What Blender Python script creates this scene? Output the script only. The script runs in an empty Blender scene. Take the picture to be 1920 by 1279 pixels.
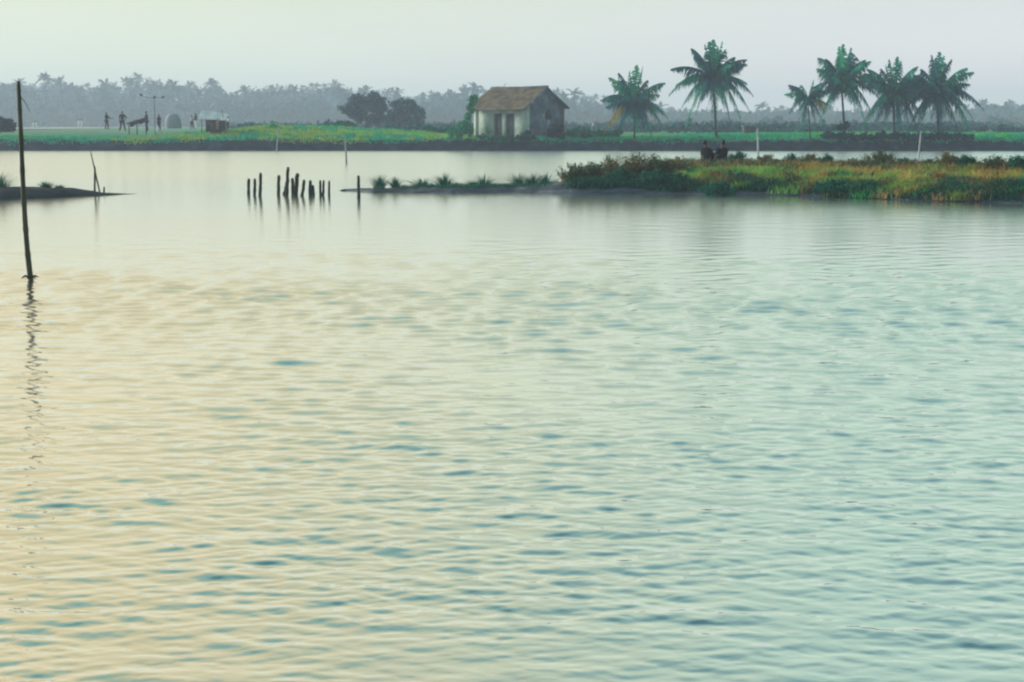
import bpy, bmesh, math, random
import numpy as np
from mathutils import Vector, Matrix

random.seed(7); RNG = np.random.default_rng(7)
scene = bpy.context.scene
COL = scene.collection

# ------------------------------------------------------------------ camera
CAMH, LENS = 2.2, 50.0
F = 1920 * LENS / 36.0
TH = math.atan((639.5 - 233) / F)
cam = bpy.data.cameras.new('camera'); cam.lens = LENS; cam.sensor_width = 36
cam.clip_end = 5000; cam.clip_start = 0.1
cam_o = bpy.data.objects.new('camera', cam); COL.objects.link(cam_o)
cam_o.location = (0, 0, CAMH); cam_o.rotation_euler = (math.pi/2 - TH, 0, 0)
scene.camera = cam_o
scene.render.resolution_x, scene.render.resolution_y = 1024, 682

# ------------------------------------------------------------------ sky, sun, exposure
def lin(r, g, b):
    f = lambda c: (c/255/12.92) if c/255 <= .04045 else ((c/255+.055)/1.055)**2.4
    return (f(r), f(g), f(b))
SUN_AZ, SUN_EL = -68.0, 20.0          # azimuth from +Y (view direction), negative = left
world = bpy.data.worlds.new('World'); scene.world = world; world.use_nodes = True
nt = world.node_tree; nt.nodes.clear()
def N(t, kind, **kw):
    n = t.nodes.new(kind)
    for k, v in kw.items(): setattr(n, k, v)
    return n
def ramp(t, stops, interp='LINEAR'):
    n = N(t, 'ShaderNodeValToRGB'); cr = n.color_ramp; cr.interpolation = interp
    while len(cr.elements) < len(stops): cr.elements.new(0.5)
    for e, (p, c) in zip(cr.elements, stops):
        e.position = p; e.color = (*c, 1) if len(c) == 3 else c
    return n
sky = N(nt, 'ShaderNodeTexSky', sky_type='NISHITA', sun_disc=False)
sky.sun_elevation = math.radians(SUN_EL); sky.sun_rotation = math.radians(SUN_AZ % 360)
sky.air_density = 1.5; sky.dust_density = 6; sky.ozone_density = 1.5
tc = N(nt, 'ShaderNodeTexCoord'); sep = N(nt, 'ShaderNodeSeparateXYZ')
nt.links.new(tc.outputs['Generated'], sep.inputs[0])
S = 1.0                               # thin high veil over the whole sky, warmer towards the sun
warm = ramp(nt, [(0.0, lin(250,255,240)), (0.04, lin(242,253,232)), (0.085, lin(232,242,216)), (0.14, lin(244,230,186)), (0.42, lin(212,198,148)), (0.64, lin(146,194,178)), (1.0, lin(106,168,170))])
cool = ramp(nt, [(0.0, lin(255,254,255)), (0.04, lin(248,246,248)), (0.085, lin(232,238,234)), (0.14, lin(206,234,212)), (0.42, lin(168,202,190)), (0.64, lin(130,174,178)), (1.0, lin(104,152,168))])
nt.links.new(sep.outputs[2], warm.inputs[0]); nt.links.new(sep.outputs[2], cool.inputs[0])
az = N(nt, 'ShaderNodeVectorMath', operation='DOT_PRODUCT')
az.inputs[1].default_value = (math.sin(math.radians(SUN_AZ)), math.cos(math.radians(SUN_AZ)), 0)
nt.links.new(tc.outputs['Generated'], az.inputs[0])
azr = N(nt, 'ShaderNodeMapRange', interpolation_type='SMOOTHSTEP')
azr.inputs['From Min'].default_value = 0.08; azr.inputs['From Max'].default_value = 0.68
azr.inputs['To Min'].default_value = 0; azr.inputs['To Max'].default_value = 1
nt.links.new(az.outputs['Value'], azr.inputs['Value'])
mixv = N(nt, 'ShaderNodeMix', data_type='RGBA')
nt.links.new(azr.outputs[0], mixv.inputs['Factor'])
nt.links.new(cool.outputs[0], mixv.inputs['A']); nt.links.new(warm.outputs[0], mixv.inputs['B'])
up10 = N(nt, 'ShaderNodeVectorMath', operation='SCALE'); up10.inputs['Scale'].default_value = 10.0 * S
veil = N(nt, 'ShaderNodeTexNoise'); veil.inputs['Scale'].default_value = 2.2; veil.inputs['Detail'].default_value = 5   # thin uneven high cloud
vmap = N(nt, 'ShaderNodeMapping'); vmap.inputs['Scale'].default_value = (1, 1, 5)
nt.links.new(tc.outputs['Generated'], vmap.inputs[0]); nt.links.new(vmap.outputs[0], veil.inputs['Vector'])
vr = N(nt, 'ShaderNodeMapRange'); vr.inputs['From Min'].default_value = .3; vr.inputs['From Max'].default_value = .7; vr.inputs['To Min'].default_value = .955; vr.inputs['To Max'].default_value = 1.035
nt.links.new(veil.outputs['Fac'], vr.inputs['Value'])
vmul = N(nt, 'ShaderNodeVectorMath', operation='SCALE'); nt.links.new(mixv.outputs['Result'], vmul.inputs[0]); nt.links.new(vr.outputs[0], vmul.inputs['Scale'])
nt.links.new(vmul.outputs[0], up10.inputs[0])
mixs = N(nt, 'ShaderNodeMix', data_type='RGBA'); mixs.inputs['Factor'].default_value = 0.9
nt.links.new(sky.outputs[0], mixs.inputs['A']); nt.links.new(up10.outputs[0], mixs.inputs['B'])
bg = N(nt, 'ShaderNodeBackground'); bg.inputs['Strength'].default_value = 0.1
wo = N(nt, 'ShaderNodeOutputWorld')
nt.links.new(mixs.outputs['Result'], bg.inputs['Color']); nt.links.new(bg.outputs[0], wo.inputs[0])

sl = bpy.data.lights.new('sun', 'SUN'); sl.energy = 4.2; sl.angle = math.radians(24); sl.color = (1, .95, .86)
so = bpy.data.objects.new('sun', sl); COL.objects.link(so)
sd = Vector((math.sin(math.radians(SUN_AZ))*math.cos(math.radians(SUN_EL)), math.cos(math.radians(SUN_AZ))*math.cos(math.radians(SUN_EL)), math.sin(math.radians(SUN_EL))))
so.rotation_euler = sd.to_track_quat('Z', 'Y').to_euler(); so.location = (-30, 10, 30)

vs = scene.view_settings
vs.view_transform = 'Standard'; vs.look = 'None'; vs.exposure = 0.09; vs.gamma = 1; vs.use_curve_mapping = False
cy = scene.cycles
cy.use_denoising = True; cy.volume_bounces = 1; cy.max_bounces = 8
cy.pixel_filter_type = 'BLACKMAN_HARRIS'; cy.filter_width = 2.2

# ------------------------------------------------------------------ picture measurements -> places
CT, ST = math.cos(TH), math.sin(TH)
def ray(u, v):
    a, b = (u-960)/F, (639.5-v)/F
    return Vector((a, CT + b*ST, -ST + b*CT))
def at(u, v, Y):
    d = ray(u, v); return Vector((0,0,CAMH)) + d*(Y/d.y)
def gnd(u, v, z=0.0):
    d = ray(u, v); return Vector((0,0,CAMH)) + d*((z-CAMH)/d.z)
def mpp(Y): return Y*CT/F

# ------------------------------------------------------------------ helpers
def tag(o, label=None, cat=None, group=None, kind=None):
    if label: o['label'] = label
    if cat: o['category'] = cat
    if group: o['group'] = group
    if kind: o['kind'] = kind
    return o
def empty(name, loc=(0,0,0), rz=0, **kw):
    o = bpy.data.objects.new(name, None); COL.objects.link(o)
    o.location = loc; o.rotation_euler = (0,0,rz); o.empty_display_size = .2
    return tag(o, **kw)
def link(name, me, mat, parent=None, **kw):
    o = bpy.data.objects.new(name, me); COL.objects.link(o)
    if mat and not me.materials: me.materials.append(mat)
    if parent: o.parent = parent
    return tag(o, **kw)

class Buf:
    """triangles collected with a tint per vertex"""
    def __init__(s): s.v=[]; s.f=[]; s.c=[]; s.n=0
    def add(s, v, f, c=(1,1,1)):
        v = np.asarray(v, float).reshape(-1,3); f = np.asarray(f, int).reshape(-1,3)
        c = np.asarray(c, float)
        if c.ndim == 1: c = np.repeat(c[None,:], len(v), 0)
        s.v.append(v); s.f.append(f+s.n); s.c.append(c); s.n += len(v)
    def mesh(s, name, smooth=False):
        me = bpy.data.meshes.new(name)
        V = np.concatenate(s.v); T = np.concatenate(s.f); C = np.concatenate(s.c)
        me.vertices.add(len(V)); me.vertices.foreach_set('co', V.ravel().astype(np.float32))
        me.loops.add(len(T)*3); me.loops.foreach_set('vertex_index', T.ravel().astype(np.int32))
        me.polygons.add(len(T)); me.polygons.foreach_set('loop_start', np.arange(0, len(T)*3, 3, dtype=np.int32))
        me.polygons.foreach_set('loop_total', np.full(len(T), 3, dtype=np.int32))
        if smooth: me.polygons.foreach_set('use_smooth', np.ones(len(T), dtype=bool))
        a = me.color_attributes.new('tint', 'FLOAT_COLOR', 'POINT')
        a.data.foreach_set('color', np.concatenate([C, np.ones((len(C),1))],1).ravel().astype(np.float32))
        me.update(calc_edges=True); me.validate()
        return me

def vnoise(x, y, seed=0):
    """smooth value noise, period-free, -1..1"""
    x = np.asarray(x, float); y = np.asarray(y, float)
    xi = np.floor(x).astype(np.int64); yi = np.floor(y).astype(np.int64)
    fx = x-xi; fy = y-yi; fx = fx*fx*(3-2*fx); fy = fy*fy*(3-2*fy)
    def h(a, b):
        n = (a*374761393 + b*668265263 + seed*982451653) & 0x7fffffff
        n = ((n ^ (n >> 13))*1274126177) & 0x7fffffff
        return ((n ^ (n >> 16)) & 0xffff)/32767.5 - 1
    return (h(xi,yi)*(1-fx)+h(xi+1,yi)*fx)*(1-fy) + (h(xi,yi+1)*(1-fx)+h(xi+1,yi+1)*fx)*fy
def fbm(x, y, seed=0, o=4):
    r = 0; a = 1
    for k in range(o): r = r + a*vnoise(x*2**k, y*2**k, seed+k); a *= .5
    return r/1.9

def tube(buf, pts, rad, sides=8, c=(1,1,1), cap=True, wob=0.0):
    pts = [Vector(p) for p in pts]; n = len(pts)
    if not hasattr(rad, '__len__'): rad = [rad]*n
    V=[]; Fc=[]
    ref = Vector((0.31,0.95,0.05))
    for i, p in enumerate(pts):
        t = (pts[min(i+1,n-1)]-pts[max(i-1,0)]).normalized()
        a = t.cross(ref)
        if a.length < 1e-3: a = t.cross(Vector((1,0,0)))
        a.normalize(); b = t.cross(a).normalized()
        for k in range(sides):
            an = 2*math.pi*k/sides; r = rad[i]*(1+wob*random.uniform(-1,1))
            V.append(p + a*math.cos(an)*r + b*math.sin(an)*r)
    for i in range(n-1):
        for k in range(sides):
            k2=(k+1)%sides; A=i*sides+k; B=i*sides+k2; C=A+sides; D=B+sides
            Fc += [(A,B,D),(A,D,C)]
    if cap:
        V += [pts[0], pts[-1]]; a=len(V)-2; b=len(V)-1
        for k in range(sides):
            k2=(k+1)%sides; Fc += [(a,k2,k),(b,(n-1)*sides+k,(n-1)*sides+k2)]
    buf.add([tuple(v) for v in V], Fc, c)

def box(buf, lo, hi, c=(1,1,1), M=None):
    x0,y0,z0 = lo; x1,y1,z1 = hi
    V=[Vector(p) for p in ((x0,y0,z0),(x1,y0,z0),(x1,y1,z0),(x0,y1,z0),(x0,y0,z1),(x1,y0,z1),(x1,y1,z1),(x0,y1,z1))]
    if M: V=[M@v for v in V]
    Q=[(0,3,2,1),(4,5,6,7),(0,1,5,4),(1,2,6,5),(2,3,7,6),(3,0,4,7)]
    Fc=[]
    for q in Q: Fc += [(q[0],q[1],q[2]),(q[0],q[2],q[3])]
    buf.add([tuple(v) for v in V], Fc, c)

def blades(buf, P, H, W, lean=.35, cols=None, rng=RNG, bend=.5):
    """grass blades: two-segment tapering strips, 3 triangles each"""
    P=np.asarray(P,float); n=len(P); H=np.broadcast_to(H,(n,)); W=np.broadcast_to(W,(n,))
    a=rng.uniform(0,2*np.pi,n); d=np.stack([np.cos(a),np.sin(a),0*a],1)
    s=rng.uniform(0,2*np.pi,n); sd_=np.stack([np.cos(s),np.sin(s),0*s],1)
    L=(lean*rng.uniform(.1,1.0,n)*H)[:,None]
    up=np.array([0,0,1.])
    mid=P+d*L*(.5-.25*bend)+up*(H*.58)[:,None]; tip=P+d*L*(1+bend)+up*(H*(1-.12*bend))[:,None]
    w=(W*.5)[:,None]
    V=np.stack([P-sd_*w,P+sd_*w,mid-sd_*w*.75,mid+sd_*w*.75,tip],1).reshape(-1,3)
    b=(np.arange(n)*5)[:,None,None]
    T=(np.array([[0,1,3],[0,3,2],[2,3,4]])[None]+b).reshape(-1,3)
    C=np.repeat(cols,5,0) if cols is not None else (1,1,1)
    buf.add(V,T,C)

def leaves(buf, P, size, cols=None, rng=RNG, flat=.0, long=1.6):
    """leaf-sized kites at P with random facing"""
    P=np.asarray(P,float); n=len(P); size=np.broadcast_to(size,(n,))[:,None]
    u=rng.normal(size=(n,3)); u[:,2]*=(1-flat); u/=np.linalg.norm(u,axis=1)[:,None]
    w=rng.normal(size=(n,3)); w-=u*(w*u).sum(1)[:,None]; w/=np.linalg.norm(w,axis=1)[:,None]
    V=np.stack([P-u*size*long*.5,P+w*size*.5,P+u*size*long*.5,P-w*size*.5],1).reshape(-1,3)
    b=(np.arange(n)*4)[:,None,None]
    T=(np.array([[0,1,2],[0,2,3]])[None]+b).reshape(-1,3)
    buf.add(V,T,np.repeat(cols,4,0) if cols is not None else (1,1,1))

def pick(pal, n, rng=RNG, jitter=.18):
    pal=np.asarray(pal,float); c=pal[rng.integers(0,len(pal),n)]
    return c*rng.uniform(1-jitter,1+jitter,(n,1))
def blobpts(centers, radii, n, rng=RNG, shell=.55):
    centers=np.asarray(centers,float); radii=np.asarray(radii,float)
    if radii.ndim==1: radii=np.repeat(radii[:,None],3,1)
    w=radii.prod(1)**(2/3); k=rng.choice(len(centers),n,p=w/w.sum())
    u=rng.normal(size=(n,3)); u/=np.linalg.norm(u,axis=1)[:,None]
    r=(shell+(1-shell)*rng.random(n))[:,None]*rng.uniform(.85,1.12,(n,1))
    return centers[k]+u*r*radii[k]

# ------------------------------------------------------------------ materials
def mat_base(name):
    m=bpy.data.materials.new(name); m.use_nodes=True; t=m.node_tree; t.nodes.clear()
    o=N(t,'ShaderNodeOutputMaterial'); p=N(t,'ShaderNodeBsdfPrincipled'); t.links.new(p.outputs[0],o.inputs[0])
    return m,t,p,o
def noisy(name, stops, scale=4, rough=.9, detail=6, bump=0, bscale=None, stretch=(1,1,1), spec=.25):
    m,t,p,o=mat_base(name)
    g=N(t,'ShaderNodeNewGeometry'); mp=N(t,'ShaderNodeMapping'); mp.inputs['Scale'].default_value=stretch
    t.links.new(g.outputs['Position'],mp.inputs[0])
    n=N(t,'ShaderNodeTexNoise'); n.inputs['Scale'].default_value=scale; n.inputs['Detail'].default_value=detail; n.inputs['Roughness'].default_value=.62
    t.links.new(mp.outputs[0],n.inputs['Vector'])
    r=ramp(t,stops); t.links.new(n.outputs['Fac'],r.inputs[0]); t.links.new(r.outputs[0],p.inputs['Base Color'])
    p.inputs['Roughness'].default_value=rough; p.inputs['Specular IOR Level'].default_value=spec
    if bump:
        n2=N(t,'ShaderNodeTexNoise'); n2.inputs['Scale'].default_value=bscale or scale*3; n2.inputs['Detail'].default_value=5
        t.links.new(g.outputs['Position'],n2.inputs['Vector'])
        b=N(t,'ShaderNodeBump'); b.inputs['Strength'].default_value=bump; b.inputs['Distance'].default_value=.05
        t.links.new(n2.outputs['Fac'],b.inputs['Height']); t.links.new(b.outputs[0],p.inputs['Normal'])
    return m
def foliage(name, trans=.25, rough=.6):
    """colour of each leaf or blade comes from its tint, with a little mottling; light passes through"""
    m,t,p,o=mat_base(name)
    a=N(t,'ShaderNodeAttribute',attribute_name='tint'); g=N(t,'ShaderNodeNewGeometry')
    n=N(t,'ShaderNodeTexNoise'); n.inputs['Scale'].default_value=1.3; n.inputs['Detail'].default_value=4
    t.links.new(g.outputs['Position'],n.inputs['Vector'])
    mr=N(t,'ShaderNodeMapRange'); mr.inputs['From Min'].default_value=.25; mr.inputs['From Max'].default_value=.75
    mr.inputs['To Min'].default_value=.75; mr.inputs['To Max'].default_value=1.25
    t.links.new(n.outputs['Fac'],mr.inputs['Value'])
    mu=N(t,'ShaderNodeVectorMath',operation='SCALE'); t.links.new(a.outputs['Color'],mu.inputs[0]); t.links.new(mr.outputs[0],mu.inputs['Scale'])
    t.links.new(mu.outputs[0],p.inputs['Base Color']); p.inputs['Roughness'].default_value=rough; p.inputs['Specular IOR Level'].default_value=.06
    tr=N(t,'ShaderNodeBsdfTranslucent'); t.links.new(mu.outputs[0],tr.inputs['Color'])
    mx=N(t,'ShaderNodeMixShader'); mx.inputs[0].default_value=trans
    t.links.new(p.outputs[0],mx.inputs[1]); t.links.new(tr.outputs[0],mx.inputs[2]); t.links.new(mx.outputs[0],o.inputs[0])
    return m
M={}
M['leaf']=foliage('foliage'); M['grass']=foliage('grass_blades',.2,.7)
M['mud']=noisy('wet_mud',[(.3,(.012,.018,.024)),(.5,(.022,.03,.038)),(.7,(.04,.05,.058))],1.6,.85,bump=.6,bscale=5)
M['mud_pale']=noisy('bund_mud',[(.3,(.022,.03,.042)),(.5,(.05,.062,.085)),(.68,(.12,.135,.165))],2.2,.7,bump=.6,bscale=7,stretch=(.5,1.4,3))
M['field']=noisy('field_soil',[(.3,(.03,.08,.045)),(.55,(.06,.13,.05)),(.75,(.14,.15,.05))],.25,.95)
M['bed']=noisy('pond_bed',[(.3,(.03,.04,.04)),(.7,(.06,.07,.06))],.5,.95)
M['wood']=noisy('weathered_wood',[(.3,(.012,.018,.018)),(.55,(.025,.034,.03)),(.75,(.05,.056,.042))],6,.85,stretch=(3,3,.6),bump=.4)
M['bamboo']=noisy('bamboo',[(.3,(.02,.024,.014)),(.55,(.05,.05,.026)),(.75,(.09,.085,.045))],3,.7,stretch=(2,2,.5))
M['pale_pole']=noisy('bleached_pole',[(.3,(.2,.22,.24)),(.6,(.34,.37,.38)),(.8,(.45,.47,.46))],3,.8,stretch=(2,2,.5))
M['bark']=noisy('palm_bark',[(.3,(.018,.028,.032)),(.6,(.04,.055,.055)),(.8,(.07,.08,.07))],3,.9,stretch=(1,1,6),bump=.5)
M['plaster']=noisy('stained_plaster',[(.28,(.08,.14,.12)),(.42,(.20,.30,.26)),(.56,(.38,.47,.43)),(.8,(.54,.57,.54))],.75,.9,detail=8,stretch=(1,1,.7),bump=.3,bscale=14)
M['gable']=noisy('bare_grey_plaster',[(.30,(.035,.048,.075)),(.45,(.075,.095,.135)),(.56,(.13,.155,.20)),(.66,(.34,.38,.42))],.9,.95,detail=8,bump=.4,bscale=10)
M['tile']=noisy('old_roof_tiles',[(.3,(.06,.052,.036)),(.48,(.125,.10,.066)),(.62,(.20,.155,.095)),(.78,(.09,.125,.07))],1.6,.9,detail=8,bump=.5,bscale=9)
M['door']=noisy('grey_door_wood',[(.3,(.03,.044,.05)),(.7,(.075,.095,.098))],2.5,.85,stretch=(6,6,.7),bump=.4)
M['dark']=noisy('dark_interior',[(.3,(.006,.01,.014)),(.7,(.012,.016,.02))],2,.95)  # near-black colour standing in for unlit insides
M['tarp']=noisy('pale_tarp',[(.3,(.40,.45,.48)),(.7,(.56,.6,.62))],1.2,.7,bump=.4,bscale=3)
M['net']=noisy('grey_canvas',[(.3,(.23,.26,.32)),(.7,(.31,.34,.40))],1.0,.9)
M['white']=noisy('white_wall',[(.3,(.55,.58,.58)),(.7,(.75,.75,.73))],.8,.85)
M['redroof']=noisy('clay_roof',[(.3,(.14,.1,.09)),(.7,(.22,.15,.12))],.8,.9)
M['skin']=noisy('skin',[(.3,(.07,.04,.03)),(.7,(.11,.065,.045))],6,.6)
M['hair']=noisy('black_hair',[(.3,(.006,.008,.01)),(.7,(.014,.014,.016))],20,.5)
def cloth(name,c): 
    c=np.array(c); M[name]=noisy(name,[(.3,tuple(c*.75)),(.7,tuple(c*1.2))],7,.9,bump=.3); return M[name]
cloth('cloth_black',(.012,.018,.024)); cloth('cloth_navy',(.012,.02,.05)); cloth('cloth_slate',(.02,.03,.04)); cloth('cloth_white',(.62,.66,.66)); cloth('cloth_tan',(.4,.24,.13)); cloth('cloth_plum',(.07,.03,.05))

# water: wind ripples as relief, sky mirrored at grazing angles, turbid teal body where ripples face the viewer
def water_mat(name, amp=1.0):
    m,t,p,o=mat_base(name); t.nodes.remove(p)
    g=N(t,'ShaderNodeNewGeometry')
    def nz(scale, sx, sy, detail, off=0, dist=0.0, rot=0.0):
        mp=N(t,'ShaderNodeMapping'); mp.inputs['Scale'].default_value=(sx,sy,1); mp.inputs['Location'].default_value=(off,off*.7,0); mp.inputs['Rotation'].default_value=(0,0,rot)
        t.links.new(g.outputs['Position'],mp.inputs[0])
        n=N(t,'ShaderNodeTexNoise'); n.inputs['Scale'].default_value=scale; n.inputs['Detail'].default_value=detail; n.inputs['Roughness'].default_value=.5; n.inputs['Distortion'].default_value=dist
        t.links.new(mp.outputs[0],n.inputs['Vector']); return n.outputs['Fac']
    def math_(op,a,b=None):
        n=N(t,'ShaderNodeMath',operation=op)
        for i,x in enumerate((a,b)):
            if x is None: continue
            if isinstance(x,(int,float)): n.inputs[i].default_value=x
            else: t.links.new(x,n.inputs[i])
        return n.outputs[0]
    big=nz(1.5,.62,1.0,2,0,.4,.05); mid=nz(4.2,.68,1.0,2,11,.6,-.06); fine=nz(10,.8,1.0,2,5,.3)
    patch=nz(.16,.6,1.0,3,31)
    pm=N(t,'ShaderNodeMapRange'); pm.inputs['From Min'].default_value=.34; pm.inputs['From Max'].default_value=.66; pm.inputs['To Min'].default_value=.45; pm.inputs['To Max'].default_value=1.25
    t.links.new(patch,pm.inputs['Value'])
    # the breeze reaches the open water; the lee in front of the bunds lies calm
    sp=N(t,'ShaderNodeSeparateXYZ'); t.links.new(g.outputs['Position'],sp.inputs[0])
    calm=N(t,'ShaderNodeMath',operation='POWER',use_clamp=True); cd=N(t,'ShaderNodeMath',operation='DIVIDE'); cd.inputs[0].default_value=7.5; cm=N(t,'ShaderNodeMath',operation='MAXIMUM'); cm.inputs[1].default_value=7.5
    t.links.new(sp.outputs[1],cm.inputs[0]); t.links.new(cm.outputs[0],cd.inputs[1]); t.links.new(cd.outputs[0],calm.inputs[0]); calm.inputs[1].default_value=1.2
    h=math_('ADD',math_('MULTIPLY',mid,.010),math_('MULTIPLY',fine,.004))
    h=math_('MULTIPLY',math_('MULTIPLY',h,pm.outputs[0]),calm.outputs[0])
    b=N(t,'ShaderNodeBump'); b.inputs['Strength'].default_value=1; b.inputs['Distance'].default_value=amp
    t.links.new(h,b.inputs['Height'])
    gl=N(t,'ShaderNodeBsdfGlossy'); gl.inputs['Roughness'].default_value=.06; gl.inputs['Color'].default_value=(.97,.97,.95,1)
    t.links.new(b.outputs[0],gl.inputs['Normal'])
    # ripples too small to see one by one out in the channel
    rd=N(t,'ShaderNodeMath',operation='DIVIDE'); rd.inputs[1].default_value=100; t.links.new(sp.outputs[1],rd.inputs[0])
    rg=ramp(t,[(.08,(.06,)*3),(.14,(.09,)*3),(.20,(.13,)*3),(.32,(.18,)*3),(.40,(.15,)*3),(.48,(.155,)*3),(.70,(.25,)*3),(1,(.268,)*3)]); t.links.new(rd.outputs[0],rg.inputs[0]); t.links.new(rg.outputs[0],gl.inputs['Roughness'])
    df=N(t,'ShaderNodeBsdfDiffuse'); df.inputs['Color'].default_value=(.035,.11,.14,1)
    lw=N(t,'ShaderNodeLayerWeight'); lw.inputs['Blend'].default_value=.5; t.links.new(b.outputs[0],lw.inputs['Normal'])
    fr=ramp(t,[(.0,(.06,)*3),(.25,(.12,)*3),(.40,(.34,)*3),(.53,(.76,)*3),(.64,(.92,)*3),(1,(1,)*3)],'EASE')
    t.links.new(lw.outputs['Facing'],fr.inputs[0])
    mx=N(t,'ShaderNodeMixShader'); t.links.new(fr.outputs[0],mx.inputs[0]); t.links.new(df.outputs[0],mx.inputs[1]); t.links.new(gl.outputs[0],mx.inputs[2])
    t.links.new(mx.outputs[0],o.inputs[0]); return m
M['water']=water_mat('pond_water')

# ------------------------------------------------------------------ the ground, water and banks
def grid_mesh(name, X, Y, Z, mat, **kw):
    r,c=X.shape; V=np.stack([X,Y,Z],-1).reshape(-1,3)
    i=np.arange(r-1)[:,None]*c+np.arange(c-1)[None,:]; i=i.ravel()
    T=np.concatenate([np.stack([i,i+1,i+c+1],1),np.stack([i,i+c+1,i+c],1)])
    b=Buf(); b.add(V,T); me=b.mesh(name,True); return link(name,me,mat,**kw)
def sheet(name, x0,x1,y0,y1,z,mat,**kw):
    X,Y=np.meshgrid(np.linspace(x0,x1,5),np.linspace(y0,y1,5)); return grid_mesh(name,X,Y,0*X+z,mat,**kw)
sheet('ground',-1200,1200,-150,1290,-.9,M['bed'],kind='structure')
def build_water():
    """open water with real wavelets, finer close to the bund one stands on; calm flats around"""
    y0,y1,nr,nc=3.5,119.0,1120,720
    inv=np.linspace(1/y0,1/y1,nr); yr=1/inv; dy=np.abs(np.gradient(yr))
    c=np.linspace(-1,1,nc); half=.5*yr+6.0; core=.40*yr+1.2; ac=np.abs(c); KN=.80   # most columns where the water is seen, coarser to the sides
    X=np.sign(c)[None,:]*(np.minimum(ac,KN)[None,:]/KN*core[:,None]+np.clip((ac-KN)/(1-KN),0,1)[None,:]*(half-core)[:,None]); DX=np.gradient(X,axis=1); Y=np.repeat(yr[:,None],nc,1)
    edge=np.clip((1-np.abs(c))/.03,0,1)[None,:]*np.clip((yr-y0)/.5,0,1)[:,None]*np.clip((y1-yr)/4,0,1)[:,None]
    patch=np.clip(.9+.95*fbm(X*.16,Y*.22,91)+.55*fbm(X*.8,Y*1.1,92),.2,2.2)
    H=np.zeros_like(X); rg=np.random.default_rng(5); nw=72
    for i in range(nw):
        lam=.06*(1.5/.06)**((i+rg.random())/nw); k=2*math.pi/lam
        th=rg.normal()*.40+.08; sl=WAVE*math.sqrt(2/nw)*math.exp(-(math.log(lam/.12)/.95)**2*.5)*1.5*(1.0 if lam>.1 else .8)
        spacing=np.maximum((dy*abs(math.cos(th)))[:,None],DX*abs(math.sin(th)))
        w=np.clip((lam/spacing-2.2)/2.5,0,1)
        ph=k*(X*math.sin(th)+Y*math.cos(th))+rg.uniform(0,6.28)
        far=1+(2.0*np.clip((yr-8.5)/11,0,1)*np.clip((46-yr)/14,0,1) if .20<lam<.55 else 0*yr)   # the breeze raises longer ripples farther out
        H+=w*far[:,None]*sl/k*(np.sin(ph)+.18*np.sin(2*ph+1.2))
    H*=edge*patch*(1+.35*np.clip((yr-8)/16,0,1))[:,None]
    b=Buf(); i=(np.arange(nr-1)[:,None]*nc+np.arange(nc-1)[None,:]).ravel()
    b.add(np.stack([X,Y,H],-1).reshape(-1,3),np.concatenate([np.stack([i,i+1,i+nc+1],1),np.stack([i,i+nc+1,i+nc],1)]))
    xa,xb=.5*y0+6,.5*y1+6; B=1180
    b.add([(-B,y0,0),(-xa,y0,0),(-xb,y1,0),(-B,y1,0),(xa,y0,0),(B,y0,0),(B,y1,0),(xb,y1,0),(-B,-140,0),(B,-140,0),(-B,160,0),(B,160,0)],
          [(0,1,2),(0,2,3),(4,5,6),(4,6,7),(8,9,5),(8,5,0),(3,6,11),(3,11,10)])
    return b.mesh('water',True)
WAVE=.114
link('water',build_water(),M['water'],kind='structure')

FBY=120.0                                                   # far bank's water line
def mound(x):                                               # extra height of the grassy rise, by place along the bank
    return 0.95*np.clip((x+32)/9,0,1)*np.clip((-3-x)/14,0,1)+.25*np.clip((-x-26)/20,0,1)*0
def bank_h(x,y):
    d=y-FBY-.5*vnoise(x*.13,0*x,3)-.18*vnoise(x*.9,0*x,5)
    face=np.clip(d/1.3,0,1)**.55
    top=.92+.10*vnoise(x*.2,y*.1,8)+.1*np.clip((d-20)/200,0,1)+.25*np.clip((x-10)/8,0,1)*np.clip((d-1)/3,0,1)+mound(x)*np.clip((d-1)/9,0,1)*np.clip((70-d)/50,0.0,1)
    h=-.5+(.5+top)*face
    h=np.where(d<-.05,-.5,h)
    h+=.10*fbm(x*1.6,y*1.6,21)*np.clip(d/1,0,1)*np.clip((14-d)/6,0.15,1)
    return h
xs=np.concatenate([np.linspace(-1190,-60,70,endpoint=False),np.linspace(-60,60,620,endpoint=False),np.linspace(60,1190,70)])
ys=np.concatenate([np.linspace(118.5,123,26,endpoint=False),np.linspace(123,140,40,endpoint=False),np.linspace(140,1270,70)])
X,Y=np.meshgrid(xs,ys); Z=bank_h(X,Y)
fb=grid_mesh('far_bank',X,Y,Z,None,kind='structure')
mm,t,p,o=mat_base('bank_soil_and_turf')
g=N(t,'ShaderNodeNewGeometry'); n1=N(t,'ShaderNodeTexNoise'); n1.inputs['Scale'].default_value=1.4; n1.inputs['Detail'].default_value=7; t.links.new(g.outputs['Position'],n1.inputs['Vector'])
r1=ramp(t,[(.3,(.007,.014,.026)),(.5,(.014,.026,.044)),(.72,(.034,.05,.07))]); t.links.new(n1.outputs['Fac'],r1.inputs[0])
n2=N(t,'ShaderNodeTexNoise'); n2.inputs['Scale'].default_value=.22; n2.inputs['Detail'].default_value=6; t.links.new(g.outputs['Position'],n2.inputs['Vector'])
r2=ramp(t,[(.32,(.012,.16,.10)),(.5,(.04,.24,.10)),(.7,(.16,.26,.08))]); t.links.new(n2.outputs['Fac'],r2.inputs[0])
sp=N(t,'ShaderNodeSeparateXYZ'); t.links.new(g.outputs['Position'],sp.inputs[0])
ad=N(t,'ShaderNodeMath',operation='MULTIPLY_ADD'); ad.inputs[1].default_value=.9; t.links.new(n1.outputs['Fac'],ad.inputs[0]); t.links.new(sp.outputs[2],ad.inputs[2])
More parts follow.
